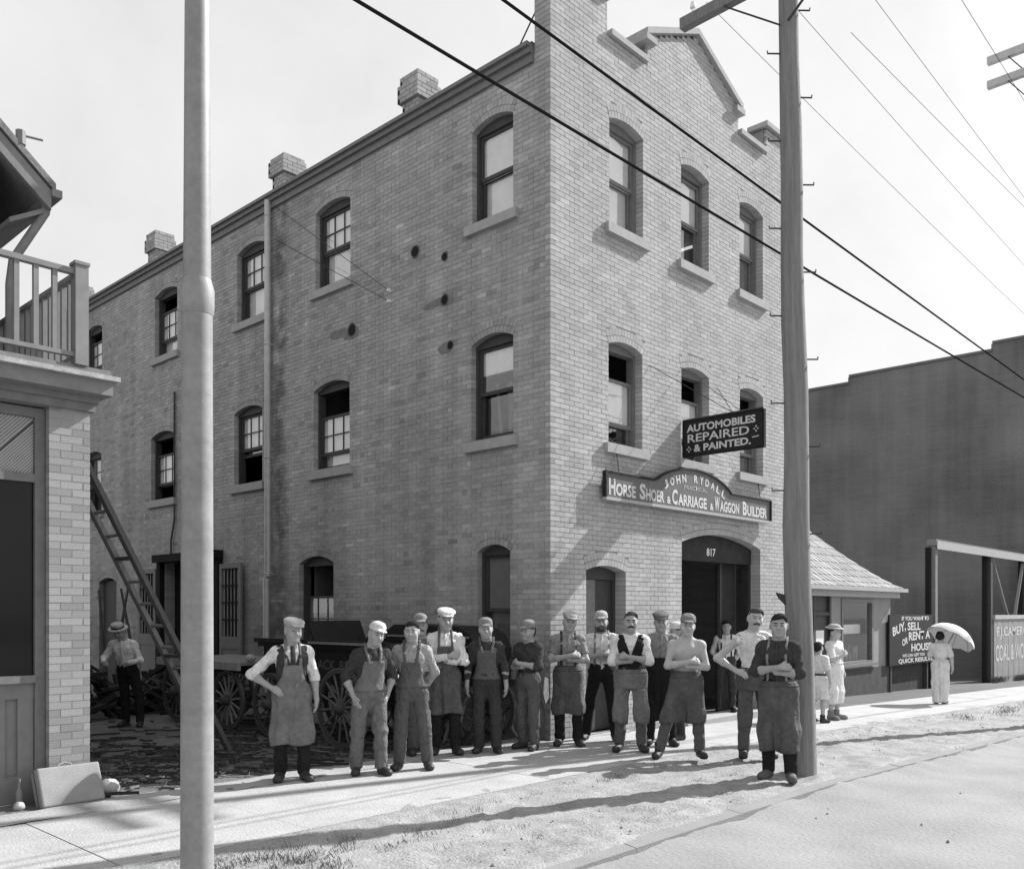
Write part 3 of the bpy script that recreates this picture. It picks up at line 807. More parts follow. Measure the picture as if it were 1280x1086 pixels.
# long board with a raised arch
D = .055
sg = empty('shop_sign', (1.14, -D, 3.5), 0, 'long grey trade signboard with arched middle hung over the wide doorway', 'sign')
bx0, bx1, bz0, bz1 = 0.0, 5.08, .02, .39
AC = 2.48
def sign_top(x):
    a = 1.16; t = abs(x-AC)
    if t < a: return bz1+.29*(1-(t/a)**2)**.8
    return bz1
pts = [(bx0, bz0), (bx1, bz0)]+[(bx1-(bx1-bx0)*k/60, sign_top(bx1-(bx1-bx0)*k/60)) for k in range(61)]
PS = lambda a, b_, d: (a, -d, b_)
m2 = MB(); m2.prism(pts, PS, .012, .05); m2.build('board', M_signgr, sg)
m2 = MB()                                            # moulding
m2.box(bx0-.03, bx1+.03, -.085, -.01, bz0-.045, bz0-.001); bm_ = m2.build('bottom_moulding', M_paintlt, sg)
m2 = MB(); m2.box(bx0-.035, bx0-.001, -.08, -.01, bz0, bz1+.02); m2.box(bx1+.001, bx1+.035, -.08, -.01, bz0, bz1+.02)
for k in range(60):
    xa = bx0+(bx1-bx0)*k/60; xb = bx0+(bx1-bx0)*(k+1)/60
    m2.hexa([(xa, -.078, sign_top(xa)+.001), (xb, -.078, sign_top(xb)+.001), (xb, -.01, sign_top(xb)+.001), (xa, -.01, sign_top(xa)+.001),
             (xa, -.078, sign_top(xa)+.030), (xb, -.078, sign_top(xb)+.030), (xb, -.01, sign_top(xb)+.030), (xa, -.01, sign_top(xa)+.030)])
m2.build('moulding', M_signdk, sg)
# lettering: initials larger than the rest
def smallcaps(words, x0, x1, z, H, h, y):
    units = []
    for a, r in words: units.append((a, H, 1.0)); units += [(r, h, .80*len(r))] if r else []; units.append((' ', 0, .35))
    units.pop(); tot = sum(u[2] for u in units); x = x0; k = (x1-x0)/tot
    for t, hh, w in units:
        if t != ' ':
            text_mesh(t, frame((x, y, z), X, Zv), width=w*k*.92, height=hh, bold=.035, m=M_white, parent=sg)
        x += w*k
yl = -.054
smallcaps([('H', 'ORSE'), ('S', 'HOER')], .07, 1.58, .06, .25, .19, yl)
text_mesh('&', frame((1.61, yl, .06), X, Zv), width=.11, height=.12, bold=.03, m=M_white, parent=sg)
smallcaps([('C', 'ARRIAGE')], 1.76, 2.90, .06, .25, .19, yl)
text_mesh('&', frame((2.93, yl, .06), X, Zv), width=.11, height=.12, bold=.03, m=M_white, parent=sg)
smallcaps([('W', 'AGGON')], 3.08, 3.98, .06, .25, .19, yl)
smallcaps([('B', 'UILDER')], 4.05, 5.02, .06, .25, .19, yl)
name = 'JOHN RYDALL'; n = len(name)
for i, ch in enumerate(name):
    if ch == ' ': continue
    t = (i-(n-1)/2)/((n-1)/2); xx = AC+t*.87; zz = .475-.165*t*t; an = -t*.42
    text_mesh(ch, frame((xx, yl, zz), Vector((math.cos(an), 0, math.sin(an))), Vector((-math.sin(an), 0, math.cos(an)))), width=.12, height=.135, bold=.035, m=M_white, parent=sg, align='CENTER')
text_mesh('PRACTICAL', frame((AC, yl, .345), X, Zv), width=.72, height=.07, bold=.01, m=mat('faded lettering', .38, .7, .1, 12), parent=sg, align='CENTER')
for x in (.35, 2.55, 4.75):
    m2 = MB(); m2.tube([(x, -.03, sign_top(x)+.02), (x, D-.015, 4.40-3.5)], .008, 6); m2.build('hanger_rod', M_iron, sg)
m2 = MB()
for x in (.2, 1.4, 3.8, 5.0): m2.box(x-.03, x+.03, -.009, D-.004, .15, .21)
m2.build('bracket', M_iron, sg)

# board sticking out over the walk
ps = empty('projecting_sign', (3.36, 0, 4.40), 0, 'black projecting board with white lettering about automobile repairs', 'sign')
m2 = MB(); m2.box(-.012, .03, -1.48, -.05, .0, .56); m2.build('board', M_signdk, ps)
m2 = MB(); m2.box(-.022, .04, -1.51, -1.481, -.02, .58); m2.box(-.022, .04, -.049, -.02, -.02, .58); m2.box(-.022, .04, -1.48, -.05, -.02, -.001); m2.box(-.022, .04, -1.48, -.05, .561, .58); m2.build('frame', M_black, ps)
my = Vector((0, -1, 0))
def pt(t, y0, w, z, h, b_=.03): text_mesh(t, frame((-.015, -y0, z), my, Zv), width=w, height=h, bold=b_, m=M_white, parent=ps)
pt('AUTOMOBILES', .10, 1.26, .385, .125, .035)
pt('REPAIRED', .12, 1.13, .215, .135, .015)
pt('&', .24, .13, .05, .12); pt('PAINTED.', .42, .86, .05, .12, .035)
m2 = MB()
for cy, cz in ((1.37, .285), (.145, .105)):
    for dy, dz in ((.045, 0), (-.045, 0), (0, .05), (0, -.05)):
        m2.add([(-.0155, -(cy+dy*.3), cz+dz*.3), (-.0155, -(cy+dy*.7+dz*.3), cz+dz*.7+dy*.3), (-.0155, -(cy+dy*1.1), cz+dz*1.1), (-.0155, -(cy+dy*.7-dz*.3), cz+dz*.7-dy*.3)], [(0, 1, 2, 3)])
m2.add([(-.0155, -1.30, .15), (-.0155, -1.42, .16), (-.0155, -1.42, .175), (-.0155, -1.30, .165)], [(0, 1, 2, 3)])
m2.build('ornament', M_white, ps)
m2 = MB(); m2.tube([(.01, -1.48, .6), (.01, -.01, .6)], .018, 8); m2.tube([(.01, -.95, .6), (-.95, -.0, 1.35)], .006, 5); m2.tube([(.01, -.95, .6), (1.15, 0, 1.35)], .006, 5); m2.tube([(.01, -1.1, .6), (.01, 0, 1.5)], .006, 5)
m2.build('iron_stay', M_iron, ps)

# ------------------------------------------------------------------ trolley pole (steel, stepped)
M_steel = mat('grey painted steel', .25, .55, .14, 5, .06, 90, metal=.0, spec=.4, fine=.10, fscale=30, streak=.12, blotch=.08, blscale=2)
tp = empty('trolley_pole', (-7.16, -3.60, -.06), 0, 'tall grey steel pole with collar in the left foreground', 'pole')
m2 = MB(); m2.tube([(0, 0, -.3), (0, 0, 3.62)], [.092, .083], 32); m2.build('lower_tube', M_steel, tp, True)
m2 = MB(); m2.tube([(0, 0, 3.52), (0, 0, 3.56), (0, 0, 3.66), (0, 0, 3.72)], [.085, .093, .093, .077], 32); m2.build('collar', M_steel, tp, True)
m2 = MB(); m2.tube([(0, 0, 3.70), (0, 0, 5.35), (0, 0, 5.7), (0, 0, 9.5)], [.075, .066, .056, .048], 32); m2.build('upper_tube', M_steel, tp, True)

# ------------------------------------------------------------------ wooden utility poles
M_pole = mat('weathered pole wood', .24, .9, .22, 4, .9, 22, stretch=(6, 6, .22), fine=.14, fscale=30)
def utility_pole(u, v, H, arms, label, r0=.165, r1=.100, steps=True, arm_m=None):
    g0 = gz(u)-.05
    t = empty('utility_pole', (u, v, g0), 0, label, 'pole', 'wooden poles along the kerb')
    m2 = MB(); n = 14; pts = [(.012*math.sin(k*1.3), .01*math.cos(k*1.7), -.2+(H+.2)*k/n) for k in range(n+1)]
    rad = [(r0+(r1-r0)*k/n)*(1.12 if k == 0 else 1.0)+.004*math.sin(k*2.1) for k in range(n+1)]
    m2.tube(pts, rad, 18); m2.build('shaft', M_pole, t, True)
    for z, half in arms:
        m2 = MB(); m2.box(-.21, -.10, -half, half, z-.06, z+.07); a = m2.build('crossarm', arm_m or M_wood, t)
        m2 = MB(); m2.bar((-.19, half*.55, z-.05), (-.12, .05, z-.55), .03, .012); m2.bar((-.19, -half*.55, z-.05), (-.12, -.05, z-.55), .03, .012); m2.build('brace', M_iron, t)
        for k in range(4 if steps else 0):
            y = -half*.88+2*half*.88*k/3
            m2 = MB(); m2.tube([(-.155, y, z+.07), (-.155, y, z+.14), (-.155, y, z+.15), (-.155, y, z+.22)], [.012, .012, .035, .025], 10); m2.build('insulator', mat('white porcelain', .8, .3, .05, 5), a)
    if steps:
        z = 2.75; s = 1
        while z < H-1:
            m2 = MB(); r = r0+(r1-r0)*z/H-.01
            ax = Vector((.72, -.69, 0))*s
            p = ax*r; q = ax*(r+.15)
            m2.tube([(p.x, p.y, z), (q.x, q.y, z), (q.x, q.y, z+.03)], .009, 6); m2.build('step_iron', M_iron, t)
            z += .5; s = -s
    return t
rp = utility_pole(.19, -3.64, 10.5, [(9.1, 1.32)], 'thick wooden utility pole with step irons behind the crossed-arms man at the kerb')
rp.rotation_euler = (-.0124, -.0114, 0)
utility_pole(9.0, -3.95, 13.2, [(12.40, .78), (11.95, .78)], 'far wooden pole whose crossarm tips show at the top right edge', steps=False, arm_m=mat('hazed crossarm', .5, .9, .15, 8))  # pale arm colour stands for the glare that washes the far tips out
# dark leather flap nailed behind the pole at head height
m2 = MB(); lf = Vector((-.687, .7265, 0)); P0 = Vector((.11, -3.56, 1.80))
q = lambda a, h: P0+lf*a+Vector((0, 0, h))
m2.tube([q(-.02, 0), q(.045, .06), q(.075, .11)], [.012, .014, .022], 8)
for k in range(4): m2.tube([q(.07, .10), q(.085+.016*k, .165), q(.085+.030*k, .205+.006*k)], [.018, .021, .012], 7)
o = m2.build('iron_hook', M_iron, None, True)
tag(o, 'dark forked iron hook sticking out beside the wooden pole at head height', 'hook')

# ------------------------------------------------------------------ overhead wires
def wire(name, p, q, sag, r, label, group):
    m2 = MB(); p = Vector(p); q = Vector(q); n = 24
    m2.tube([p.lerp(q, k/n)-Vector((0, 0, 4*sag*(k/n)*(1-k/n))) for k in range(n+1)], r, 6)
    o = m2.build(name, mat('wire', .02, .95, .1, 5, spec=.0), None, True); return tag(o, label, 'wire', group)
wire('overhead_cable', (-22, -3.3, 6.0), (26, -3.3, 6.35), .12, .0135, 'lower of the two thick dark cables crossing the brick front', 'thick cables')
wire('overhead_cable', (-22, -3.3, 7.05), (26, -3.3, 6.30), .05, .0135, 'upper of the two thick dark cables crossing the brick front', 'thick cables')
k = 0
for y, z in ((-4.8, 9.25), (-4.03, 9.25), (-3.25, 9.25), (-2.48, 9.25)):
    wire('line_wire', (.05, y, gz(0)-.05+9.30), (48, y, 8.7), .35, .0034, ['outermost thin wire from the crossarm, over the street', 'thin wire from the crossarm just outside the pole', 'thin wire from the crossarm just inside the pole', 'innermost thin wire from the crossarm, nearest the building'][k], 'thin line wires')
    k += 1
wire('line_wire', (2.6, -3.2, 9.75), (48, -3.2, 12.5), .2, .0038, 'faint high wire rising away from the pole top', 'thin line wires')

# ------------------------------------------------------------------ the shop on the left
shop = empty('corner_shop', (0, 0, 0), 0, 'two storey shop at the left edge with brick pier, cornice and railed balcony', 'building')
VP = .80
def P_pier(s, z, d): return (s, VP-d, z)
def P_pjamb(s, z, d): return (-6.38-d, VP+s, z)
M_pier = mat('pier brick', .31, .9, .10, 2.2, .25, 110, tone=True, fine=.05)
M_lime = mat('lime mortar', .44, .95, .1, 8)
pb, pstr = brick_wall(P_pier, -6.38, -6.00, -.02, 3.86, [])
m2 = MB(); m2.box(-6.375, -6.005, VP+.006, VP+.40, -.05, 3.86); m2.build('pier_mortar', M_lime, shop)
pc = {}
for b in pb:
    ti = random.choice([.84, .92, 1.0, 1.06, 1.12]); L = round(b[1]-b[0], 3); kk = (L, ti)
    if kk not in pc:
        m2 = MB(); m2.hexa([(0, .09, 0), (L, .09, 0), (L, 0, 0), (0, 0, 0), (0, .09, CH-JT), (L, .09, CH-JT), (L, 0, CH-JT), (0, 0, CH-JT)][:8], ti)
        pc[kk] = m2.mesh('brick'); pc[kk].materials.append(M_pier)
    o = bpy.data.objects.new('brick', pc[kk]); col.objects.link(o); o.parent = shop; o.location = (b[0], VP+random.uniform(-.002, .002), b[2])
# alley-side wall of the shop, upper storey wall
m2 = MB(); m2.box(-6.5, -6.02, VP+.41, 12, -.1, 4.0); m2.box(-12, -6.51, VP+1.2, 12, -.1, 4.0)
m2.build('wall', M_pier, shop)
m2 = MB(); m2.box(-12, -6.43, 2.05, 12, 4.0, 5.78); m2.build('upper_wall', mat('dark clapboard', .035, .8, .15, 5), shop)
# shop front left of the pier: posts, transom bar, panes, panelled base
m2 = MB(); Y0, Y1 = VP+.09, VP+.19
m2.box(-6.475, -6.385, Y0, Y1+.02, 0, 3.75); m2.box(-9.0, -8.9, Y0, Y1, 0, 3.75)
m2.box(-8.9, -6.476, Y0+.003, Y1, 3.04, 3.12); m2.box(-8.9, -6.476, Y0+.003, Y1, 3.66, 3.75); m2.box(-8.9, -6.476, Y0-.03, Y1, 1.13, 1.20)
sf_ = m2.build('shop_front', M_paintmd, shop)
m2 = MB(); m2.box(-8.9, -6.476, Y0+.03, Y1, -.02, .25); m2.box(-8.9, -6.476, Y0+.03, Y1, .98, 1.129)
for x in (-6.55, -6.80, -7.5, -8.2): m2.box(x-.07, x+.07, Y0+.03, Y1, .25, .98)
m2.box(-8.9, -6.476, Y0+.06, Y1+.02, .2, 1.0); m2.build('base_panels', mat('grey shop paint', .19, .6, .12, 10), sf_)
m2 = MB(); m2.box(-8.9, -6.476, Y0+.045, Y0+.05, 1.2, 3.04); m2.build('pane', mat('dark shop glass', .012, .08, .1, 3, spec=.25), sf_)
m2 = MB(); m2.box(-8.9, -6.476, Y0+.045, Y0+.05, 3.12, 3.66); m2.build('pane', mat('obscured glass', .25, .35, .1, 10), sf_)
m2 = MB()                                           # diagonal wire mesh in the transom light
for k in range(70):
    x = -8.6+.033*k
    m2.bar((x, Y0+.035, 3.125), (x+.5, Y0+.035, 3.655), .008, .004, (0, 1, 0))
    if x+.5 > -6.48: break
for k in range(18):
    x = -6.95+.03*k
    if x > -6.5: break
    f = (-6.48-x)/.5; f = min(1, f); m2.bar((x, Y0+.035, 3.125), (x+.5*f, Y0+.035, 3.125+.53*f), .008, .004, (0, 1, 0))
m2.build('wire_mesh', mat('pale wire mesh', .5, .6, .05, 10), sf_)
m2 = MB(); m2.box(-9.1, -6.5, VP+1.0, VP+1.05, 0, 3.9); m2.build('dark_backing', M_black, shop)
m2 = MB(); m2.tube([(-6.80, Y0+.3, 1.2), (-6.80, Y0+.3, 3.0)], .03, 8); m2.build('curtain_rod', M_dim, sf_)
# cornice over the shop front, returning along the alley side
def cornice_layer(z0, z1, fr_, sd, m, nm):
    m3 = MB(); m3.box(-12, -6.0+sd, VP-fr_, 3.0, z0, z1); return m3.build(nm, m, shop)
M_corn = mat('cornice paint', .20, .6, .15, 9, .15, 60, fine=.06)
cornice_layer(3.765, 3.84, .06, .03, M_corn, 'cornice_bed')
cornice_layer(3.841, 3.895, .12, .05, M_corn, 'cornice_bed')
cornice_layer(3.896, 4.03, .30, .10, M_corn, 'fascia')
cornice_layer(4.031, 4.075, .36, .15, mat('gutter tin', .40, .5, .25, 14, .2, 60, fine=.15, fscale=30), 'gutter')
cornice_layer(4.076, 4.105, .31, .09, M_corn, 'cornice_top')
cornice_layer(4.106, 4.145, .26, .10, M_corn, 'porch_roof')
# railing
M_rail = mat('railing paint', .22, .6, .12, 9)
rl = MB(); rl.box(-6.25, -6.13, .50, .62, 4.146, 5.09); rl.box(-6.26, -6.12, .49, .63, 5.0905, 5.12); rlo = rl.build('railing_post', M_rail, shop)
m2 = MB(); m2.box(-9, -6.251, .525, .595, 5.00, 5.05); m2.box(-9, -6.251, .53, .59, 4.22, 4.26); m2.box(-6.22, -6.16, .621, 4.5, 5.00, 5.05); m2.box(-6.215, -6.165, .621, 4.5, 4.22, 4.26)
m2.build('rail', M_rail, shop)
bal = MB(); bal.box(-.022, .022, -.022, .022, 4.261, 4.999); bme = bal.mesh('baluster'); bme.materials.append(M_rail)
for k in range(9):
    o = bpy.data.objects.new('baluster', bme); col.objects.link(o); o.parent = shop; o.location = (-6.42-.165*k, .56, 0)
for k in range(22):
    o = bpy.data.objects.new('baluster', bme); col.objects.link(o); o.parent = shop; o.location = (-6.19, .80+.165*k, 0)
# roof of the upper storey: gable end towards the street, eave, gutter and downspout
m2 = MB(); PR = lambda a, b_, d: (a, d, b_)
m2.prism([(-6.02, 6.20), (-6.02, 6.28), (-8.6, 8.6), (-8.6, 8.5)], PR, 1.62, 12); m2.prism([(-11.2, 6.20), (-8.601, 8.5), (-8.601, 8.6), (-11.2, 6.28)], PR, 1.62, 12)
m2.build('roof', mat('shingle grey', .20, .9, .2, 6, .4, 30), shop)
m2 = MB(); m2.prism([(-6.06, 6.00), (-6.06, 6.205), (-8.6, 8.48), (-8.6, 8.28)], PR, 1.64, 1.70); m2.prism([(-6.44, 5.78), (-6.10, 5.98), (-6.10, 6.03), (-6.44, 5.83)], PR, 1.71, 12); m2.build('bargeboard', M_corn, shop)
m2 = MB(); m2.prism([(-6.44, 5.78), (-6.44, 6.5), (-8.6, 8.4), (-10.8, 6.5), (-10.8, 5.78)], PR, 2.06, 2.10); m2.build('gable_wall', mat('dark clapboard', .035, .8, .15, 5), shop)
m2 = MB(); m2.box(-6.06, -5.96, 1.61, 12, 6.14, 6.22); m2.build('eaves_gutter', M_corn, shop)
m2 = MB(); m2.tube([(-6.06, 1.75, 6.15), (-6.08, 1.75, 6.0), (-6.36, 1.85, 5.45), (-6.38, 1.88, 5.2), (-6.38, 1.88, 4.15)], .045, 10); m2.build('downspout', M_corn, shop, True)
m2 = MB(); m2.tube([(-6.35, 1.66, 6.58), (-6.35, 1.66, 6.72)], .05, 8); m2.tube([(-6.35, 1.66, 6.68), (-6.15, 1.62, 6.685)], .012, 6); m2.build('finial', M_corn, shop)

# suitcase leaning on the pier
sc_ = empty('suitcase', (-6.26, VP-.32, .004), 0, 'pale leather suitcase leaning against the brick pier', 'suitcase')
sc_.rotation_euler = (R(-24), 0, R(2))
m2 = MB(); m2.box(-.29, .29, -.0, .17, .0, .38)
me = m2.mesh('case_body'); o = link('case_body', me, mat('pale leather', .26, .6, .14, 5, .2, 70, fine=.08), sc_)
bv = o.modifiers.new('b', 'BEVEL'); bv.width = .02; bv.segments = 3
m2 = MB(); m2.tube([(-.07, .085, .375), (-.055, .085, .41), (0, .085, .425), (.055, .085, .41), (.07, .085, .375)], .011, 8); m2.build('handle', mat('pale leather', .36), sc_, True)
m2 = MB(); m2.box(-.292, .292, .078, .092, .0, .383); m2.build('seam', M_iron, sc_)
# small bottle and stones at the foot of the shop front
m2 = MB(); m2.tube([(0, 0, 0), (0, 0, .13), (0, 0, .17), (0, 0, .25)], [.032, .032, .013, .011], 14); o = m2.build('bottle', mat('dusty glass bottle', .2, .2, .1, 5), None, True); o.location = (-6.66, VP-.05, .004); tag(o, 'small dusty bottle standing at the foot of the shop front', 'bottle')
def stone(loc, r, label):
    m3 = MB(); n = 7; vs_ = []; fs_ = []
    for i in range(n):
        for j in range(10):
            th = math.pi*(i+.5)/n; ph = 6.283*j/10; k_ = r*(1+.12*math.sin(3*ph+2*th)); vs_.append((k_*math.sin(th)*math.cos(ph), k_*math.sin(th)*math.sin(ph), k_*.8*math.cos(th)))
    for i in range(n-1):
        for j in range(10): fs_.append((i*10+j, i*10+(j+1) % 10, (i+1)*10+(j+1) % 10, (i+1)*10+j))
    fs_.append(tuple(range(10))); fs_.append(tuple((n-1)*10+j for j in range(10))[::-1])
    m3.add(vs_, fs_); o = m3.build('stone', M_stone, None, True); o.location = loc; tag(o, label, 'stone')
stone((-5.86, VP-.10, .07), .10, 'round pale stone on the ground beside the suitcase')
stone((-6.72, VP-.22, .03), .05, 'flat pale stone in front of the small bottle')

# ------------------------------------------------------------------ ladder against the shop's side wall
la = empty('ladder', (-3.62, 2.35, 0), 0, 'long dark wooden ladder leaning left across the alley', 'ladder')
tx, tz = -2.38, 4.62
m2 = MB(); m2.bar((0, 0, -.01), (tx, 0, tz), .055, .11, (0, 1, 0)); m2.build('rail', mat('dark ladder wood', .10, .85, .25, 9, stretch=(6, 6, .6)), la)
m2 = MB(); m2.bar((.0, .46, -.01), (tx, .46, tz), .055, .11, (0, 1, 0)); m2.build('rail', M_wood, la)
m2 = MB(); m2.tube([(0, .02, 0), (0, .44, 0)], .021, 8); rme = m2.mesh('rung', True); rme.materials.append(M_wood)
for k in range(1, 17):
    f = k/17; o = bpy.data.objects.new('rung', rme); col.objects.link(o); o.parent = la; o.location = (tx*f, 0, tz*f)
for f in (.27, .53, .78):
    m2 = MB(); m2.box(tx*f-.04, tx*f+.05, .03, .43, tz*f-.02, tz*f+.02); m2.build('brace', M_paintdk, la)

# ------------------------------------------------------------------ wagons
M_wag = mat('black wagon paint', .014, .55, .2, 8, spec=.2)
M_rim = mat('wheel wood', .06, .6, .2, 10)
M_tyre = mat('iron tyre', .16, .35, .2, 14, metal=.5)
M_spoke = mat('worn spoke', .10, .6, .2, 10)
def wheel(parent, c, r, n=14, mspoke=None):
    "stands in the plane x = const"
    m3 = MB(); m3.torus((0, 0, 0), (1, 0, 0), r-.045, .0, 36, 4, sq=(.05, .045)); w = m3.build('wheel', M_rim, parent); w.location = c
    m3 = MB(); m3.torus((0, 0, 0), (1, 0, 0), r-.012, .0, 36, 4, sq=(.02, .055)); m3.build('tyre', M_tyre, w)
    m3 = MB(); m3.tube([(-.13, 0, 0), (-.10, 0, 0), (-.03, 0, 0), (.06, 0, 0), (.10, 0, 0)], [.05, .065, .09, .085, .06], 16); m3.build('hub', M_rim, w, True)
    m3 = MB(); m3.tube([(0, 0, .07), (0, 0, r*.5), (0, 0, r-.06)], [.020, .014, .017], 7); sm = m3.mesh('spoke', True); sm.materials.append(mspoke or M_spoke)
    for k in range(n):
        o = bpy.data.objects.new('spoke', sm); col.objects.link(o); o.parent = w; o.rotation_euler = (6.283*k/n+.1, 0, 0)
    return w
wa = empty('delivery_wagon', (-1.9, 2.0, 0), 0, 'black box delivery wagon standing behind the left group of men', 'wagon', 'wagons in the alley')
for x in (-.62, .62):
    wheel(wa, (x, -.55, .54), .53); wheel(wa, (x, 1.15, .47), .46)
for y_, z_ in ((-.55, .54), (1.15, .47)): m2 = MB(); m2.tube([(-.6, y_, z_), (.6, y_, z_)], .03, 8); m2.build('axle', M_iron, wa)
m2 = MB(); m2.box(-.50, .50, -1.35, 1.55, .88, 1.30); m2.build('body', M_wag, wa)
m2 = MB(); m2.box(-.56, .56, -1.40, 1.60, 1.301, 1.36); m2.box(-.60, -.53, -1.45, 1.65, 1.362, 1.42); m2.box(.53, .60, -1.45, 1.65, 1.362, 1.42); m2.build('top_rail', M_wag, wa)
m2 = MB(); m2.box(-.64, -.56, -1.2, .2, 1.37, 1.40); m2.build('side_moulding', M_paintmd, wa)
m2 = MB(); m2.bar((-.35, .30, 1.37), (-.35, .48, 1.66), .04, .03); m2.bar((.35, .30, 1.37), (.35, .48, 1.66), .04, .03); m2.hexa([(-.45, .30, 1.38), (.45, .30, 1.38), (.45, .35, 1.38), (-.45, .35, 1.38), (-.45, .46, 1.68), (.45, .46, 1.68), (.45, .51, 1.68), (-.45, .51, 1.68)]); m2.build('seat_back', M_wag, wa)
for t_, y_, w_ in (('BLACK', .35, .60), ('BROS', -.35, .48)): text_mesh(t_, frame((-.503, y_, 1.02), my, Zv), width=w_, height=.13, bold=.01, m=mat('faint wagon lettering', .10, .6, .1, 10), parent=wa)
m2 = MB()
for y in (-.85, -.25, .85, 1.45): m2.tube([(-.45, y, .8), (.45, y, .8)], .03, 6)
m2.box(-.42, -.36, -1.1, 1.5, .80, .879); m2.box(.36, .42, -1.1, 1.5, .80, .879); m2.build('undercarriage', M_iron, wa)
# carriage body with curved panel behind it
cb = empty('carriage_body', (-.75, 1.35, 0), 0, 'dark carriage body with rounded end beside the brick side wall', 'carriage', 'wagons in the alley')
prof = [(-.95, .80), (-.98, 1.30), (-.85, 1.50), (-.60, 1.60), (.75, 1.62), (.95, 1.52), (1.0, .80)]
m2 = MB(); m2.prism(prof, lambda a, b_, d: (d, a, b_), -.35, .35); m2.build('body', M_wag, cb)
m2 = MB(); m2.box(-.37, -.352, -.85, .9, 1.44, 1.47); m2.box(-.37, -.352, -.9, .9, 1.32, 1.34); m2.build('trim_strip', M_paintmd, cb)
for x in (-.36, .36):
    wheel(cb, (x, -.62, .44), .43); wheel(cb, (x, .72, .44), .43)
# flat wagon further back
wb = empty('flat_wagon', (-2.0, 4.75, 0), 0, 'flat open wagon with light plank edge beside the ladder foot', 'wagon', 'wagons in the alley')
for x in (-.55, .55):
    wheel(wb, (x, -.45, .46), .455, 14, mat('pale spoke', .22, .6, .2, 10)); wheel(wb, (x, 1.2, .50), .49)
for y_, z_ in ((-.45, .46), (1.2, .5)): m2 = MB(); m2.tube([(-.55, y_, z_), (.55, y_, z_)], .03, 8); m2.build('axle', M_iron, wb)
for k in range(6):
    m2 = MB(); m2.box(-.60+.2*k, -.41+.2*k, -.9, 1.7, 1.00, 1.045); m2.build('plank', M_wood, wb)
m2 = MB(); m2.box(-.66, -.61, -.92, 1.72, .93, 1.05); m2.box(.60, .65, -.92, 1.72, .93, 1.05); m2.build('side_board', mat('pale plank', .30, .8, .2, 8), wb)
m2 = MB(); m2.box(-.4, -.32, -.9, 1.7, .86, .998); m2.box(.32, .4, -.9, 1.7, .86, .998); m2.build('frame', M_wag, wb)
stone((-2.35, 4.0, 1.10), .075, 'pale lump lying on the flat wagon bed')

# poles, pale cupboard and scrap at the back of the alley
mk = [((-1.6, 10.6, 0), (-.9, 11.5, 2.55)), ((-1.5, 11.2, 0), (-1.2, 12.4, 2.3)), ((-1.3, 10.2, 0), (-1.35, 10.9, 2.3)), ((-1.75, 11.5, 0), (-1.8, 12.6, 2.2))]
for k, (p, q) in enumerate(mk):
    m2 = MB(); p = Vector(p); q = Vector(q); mid = p.lerp(q, .5)+Vector((.05*(k-1), .04, 0)); m2.tube([p, mid, q], [.045, .035, .025], 8)
    o = m2.build('leaning_shaft', M_paintdk, None, True)
    tag(o, ['tallest dark curved shaft leaning on the wall behind the straw-hat man', 'dark shaft leaning just left of the tallest one', 'thin dark shaft standing right of the others near the ladder', 'leftmost dark shaft beside the pale cupboard'][k], 'pole', 'shafts leaning at the back of the alley')
cu = empty('cupboard', (-2.4, 12.3, 0), 0, 'pale upright cupboard far back in the alley beside the brick pier', 'cupboard')
m2 = MB(); m2.box(-.45, .45, -.3, .3, .9, 2.2); m2.build('case', M_paintlt, cu)
m2 = MB(); m2.box(-.44, .44, -.29, .29, 0, .9); m2.build('plinth', M_black, cu)
m2 = MB(); m2.box(-.47, .47, -.32, .32, 2.2, 2.55); m2.build('top', M_paintdk, cu)
m2 = MB(); m2.box(-.451, -.45, -.3, .3, 1.70, 1.73); m2.build('joint', M_black, cu)
def heap(loc, r, h, label, m):
    m3 = MB()
    for k in range(190):
        a = random.random()*6.28; q = r*math.sqrt(random.random()); x, y = q*math.cos(a), q*math.sin(a); zt = h*(1-(q/r)**2)*random.uniform(.1, 1)
        L = random.uniform(.06, .32); b2 = random.random()*6.28; e = random.uniform(-.25, .25)
        m3.bar((x-L*math.cos(b2), y-L*math.sin(b2), max(.02, zt-e)), (x+L*math.cos(b2), y+L*math.sin(b2), max(.03, zt+e)), random.uniform(.03, .14), random.uniform(.02, .10), tone=random.uniform(.4, 1.6))
    o = m3.build('scrap_heap', m, None); o.location = loc; tag(o, label, 'scrap heap', 'scrap heaps in the alley')
M_scrap = mat('dark scrap', .03, .8, .3, 10, tone=True)
heap((-3.7, 8.4, 0), 1.5, 1.25, 'dark heap of scrap behind the straw-hat man', M_scrap)
heap((-1.4, 7.9, 0), 1.1, 1.0, 'dark heap of scrap before the side entrance', M_scrap)
heap((-4.4, 11.5, 0), 1.6, 1.5, 'dark heap of scrap far back in the alley', M_scrap)

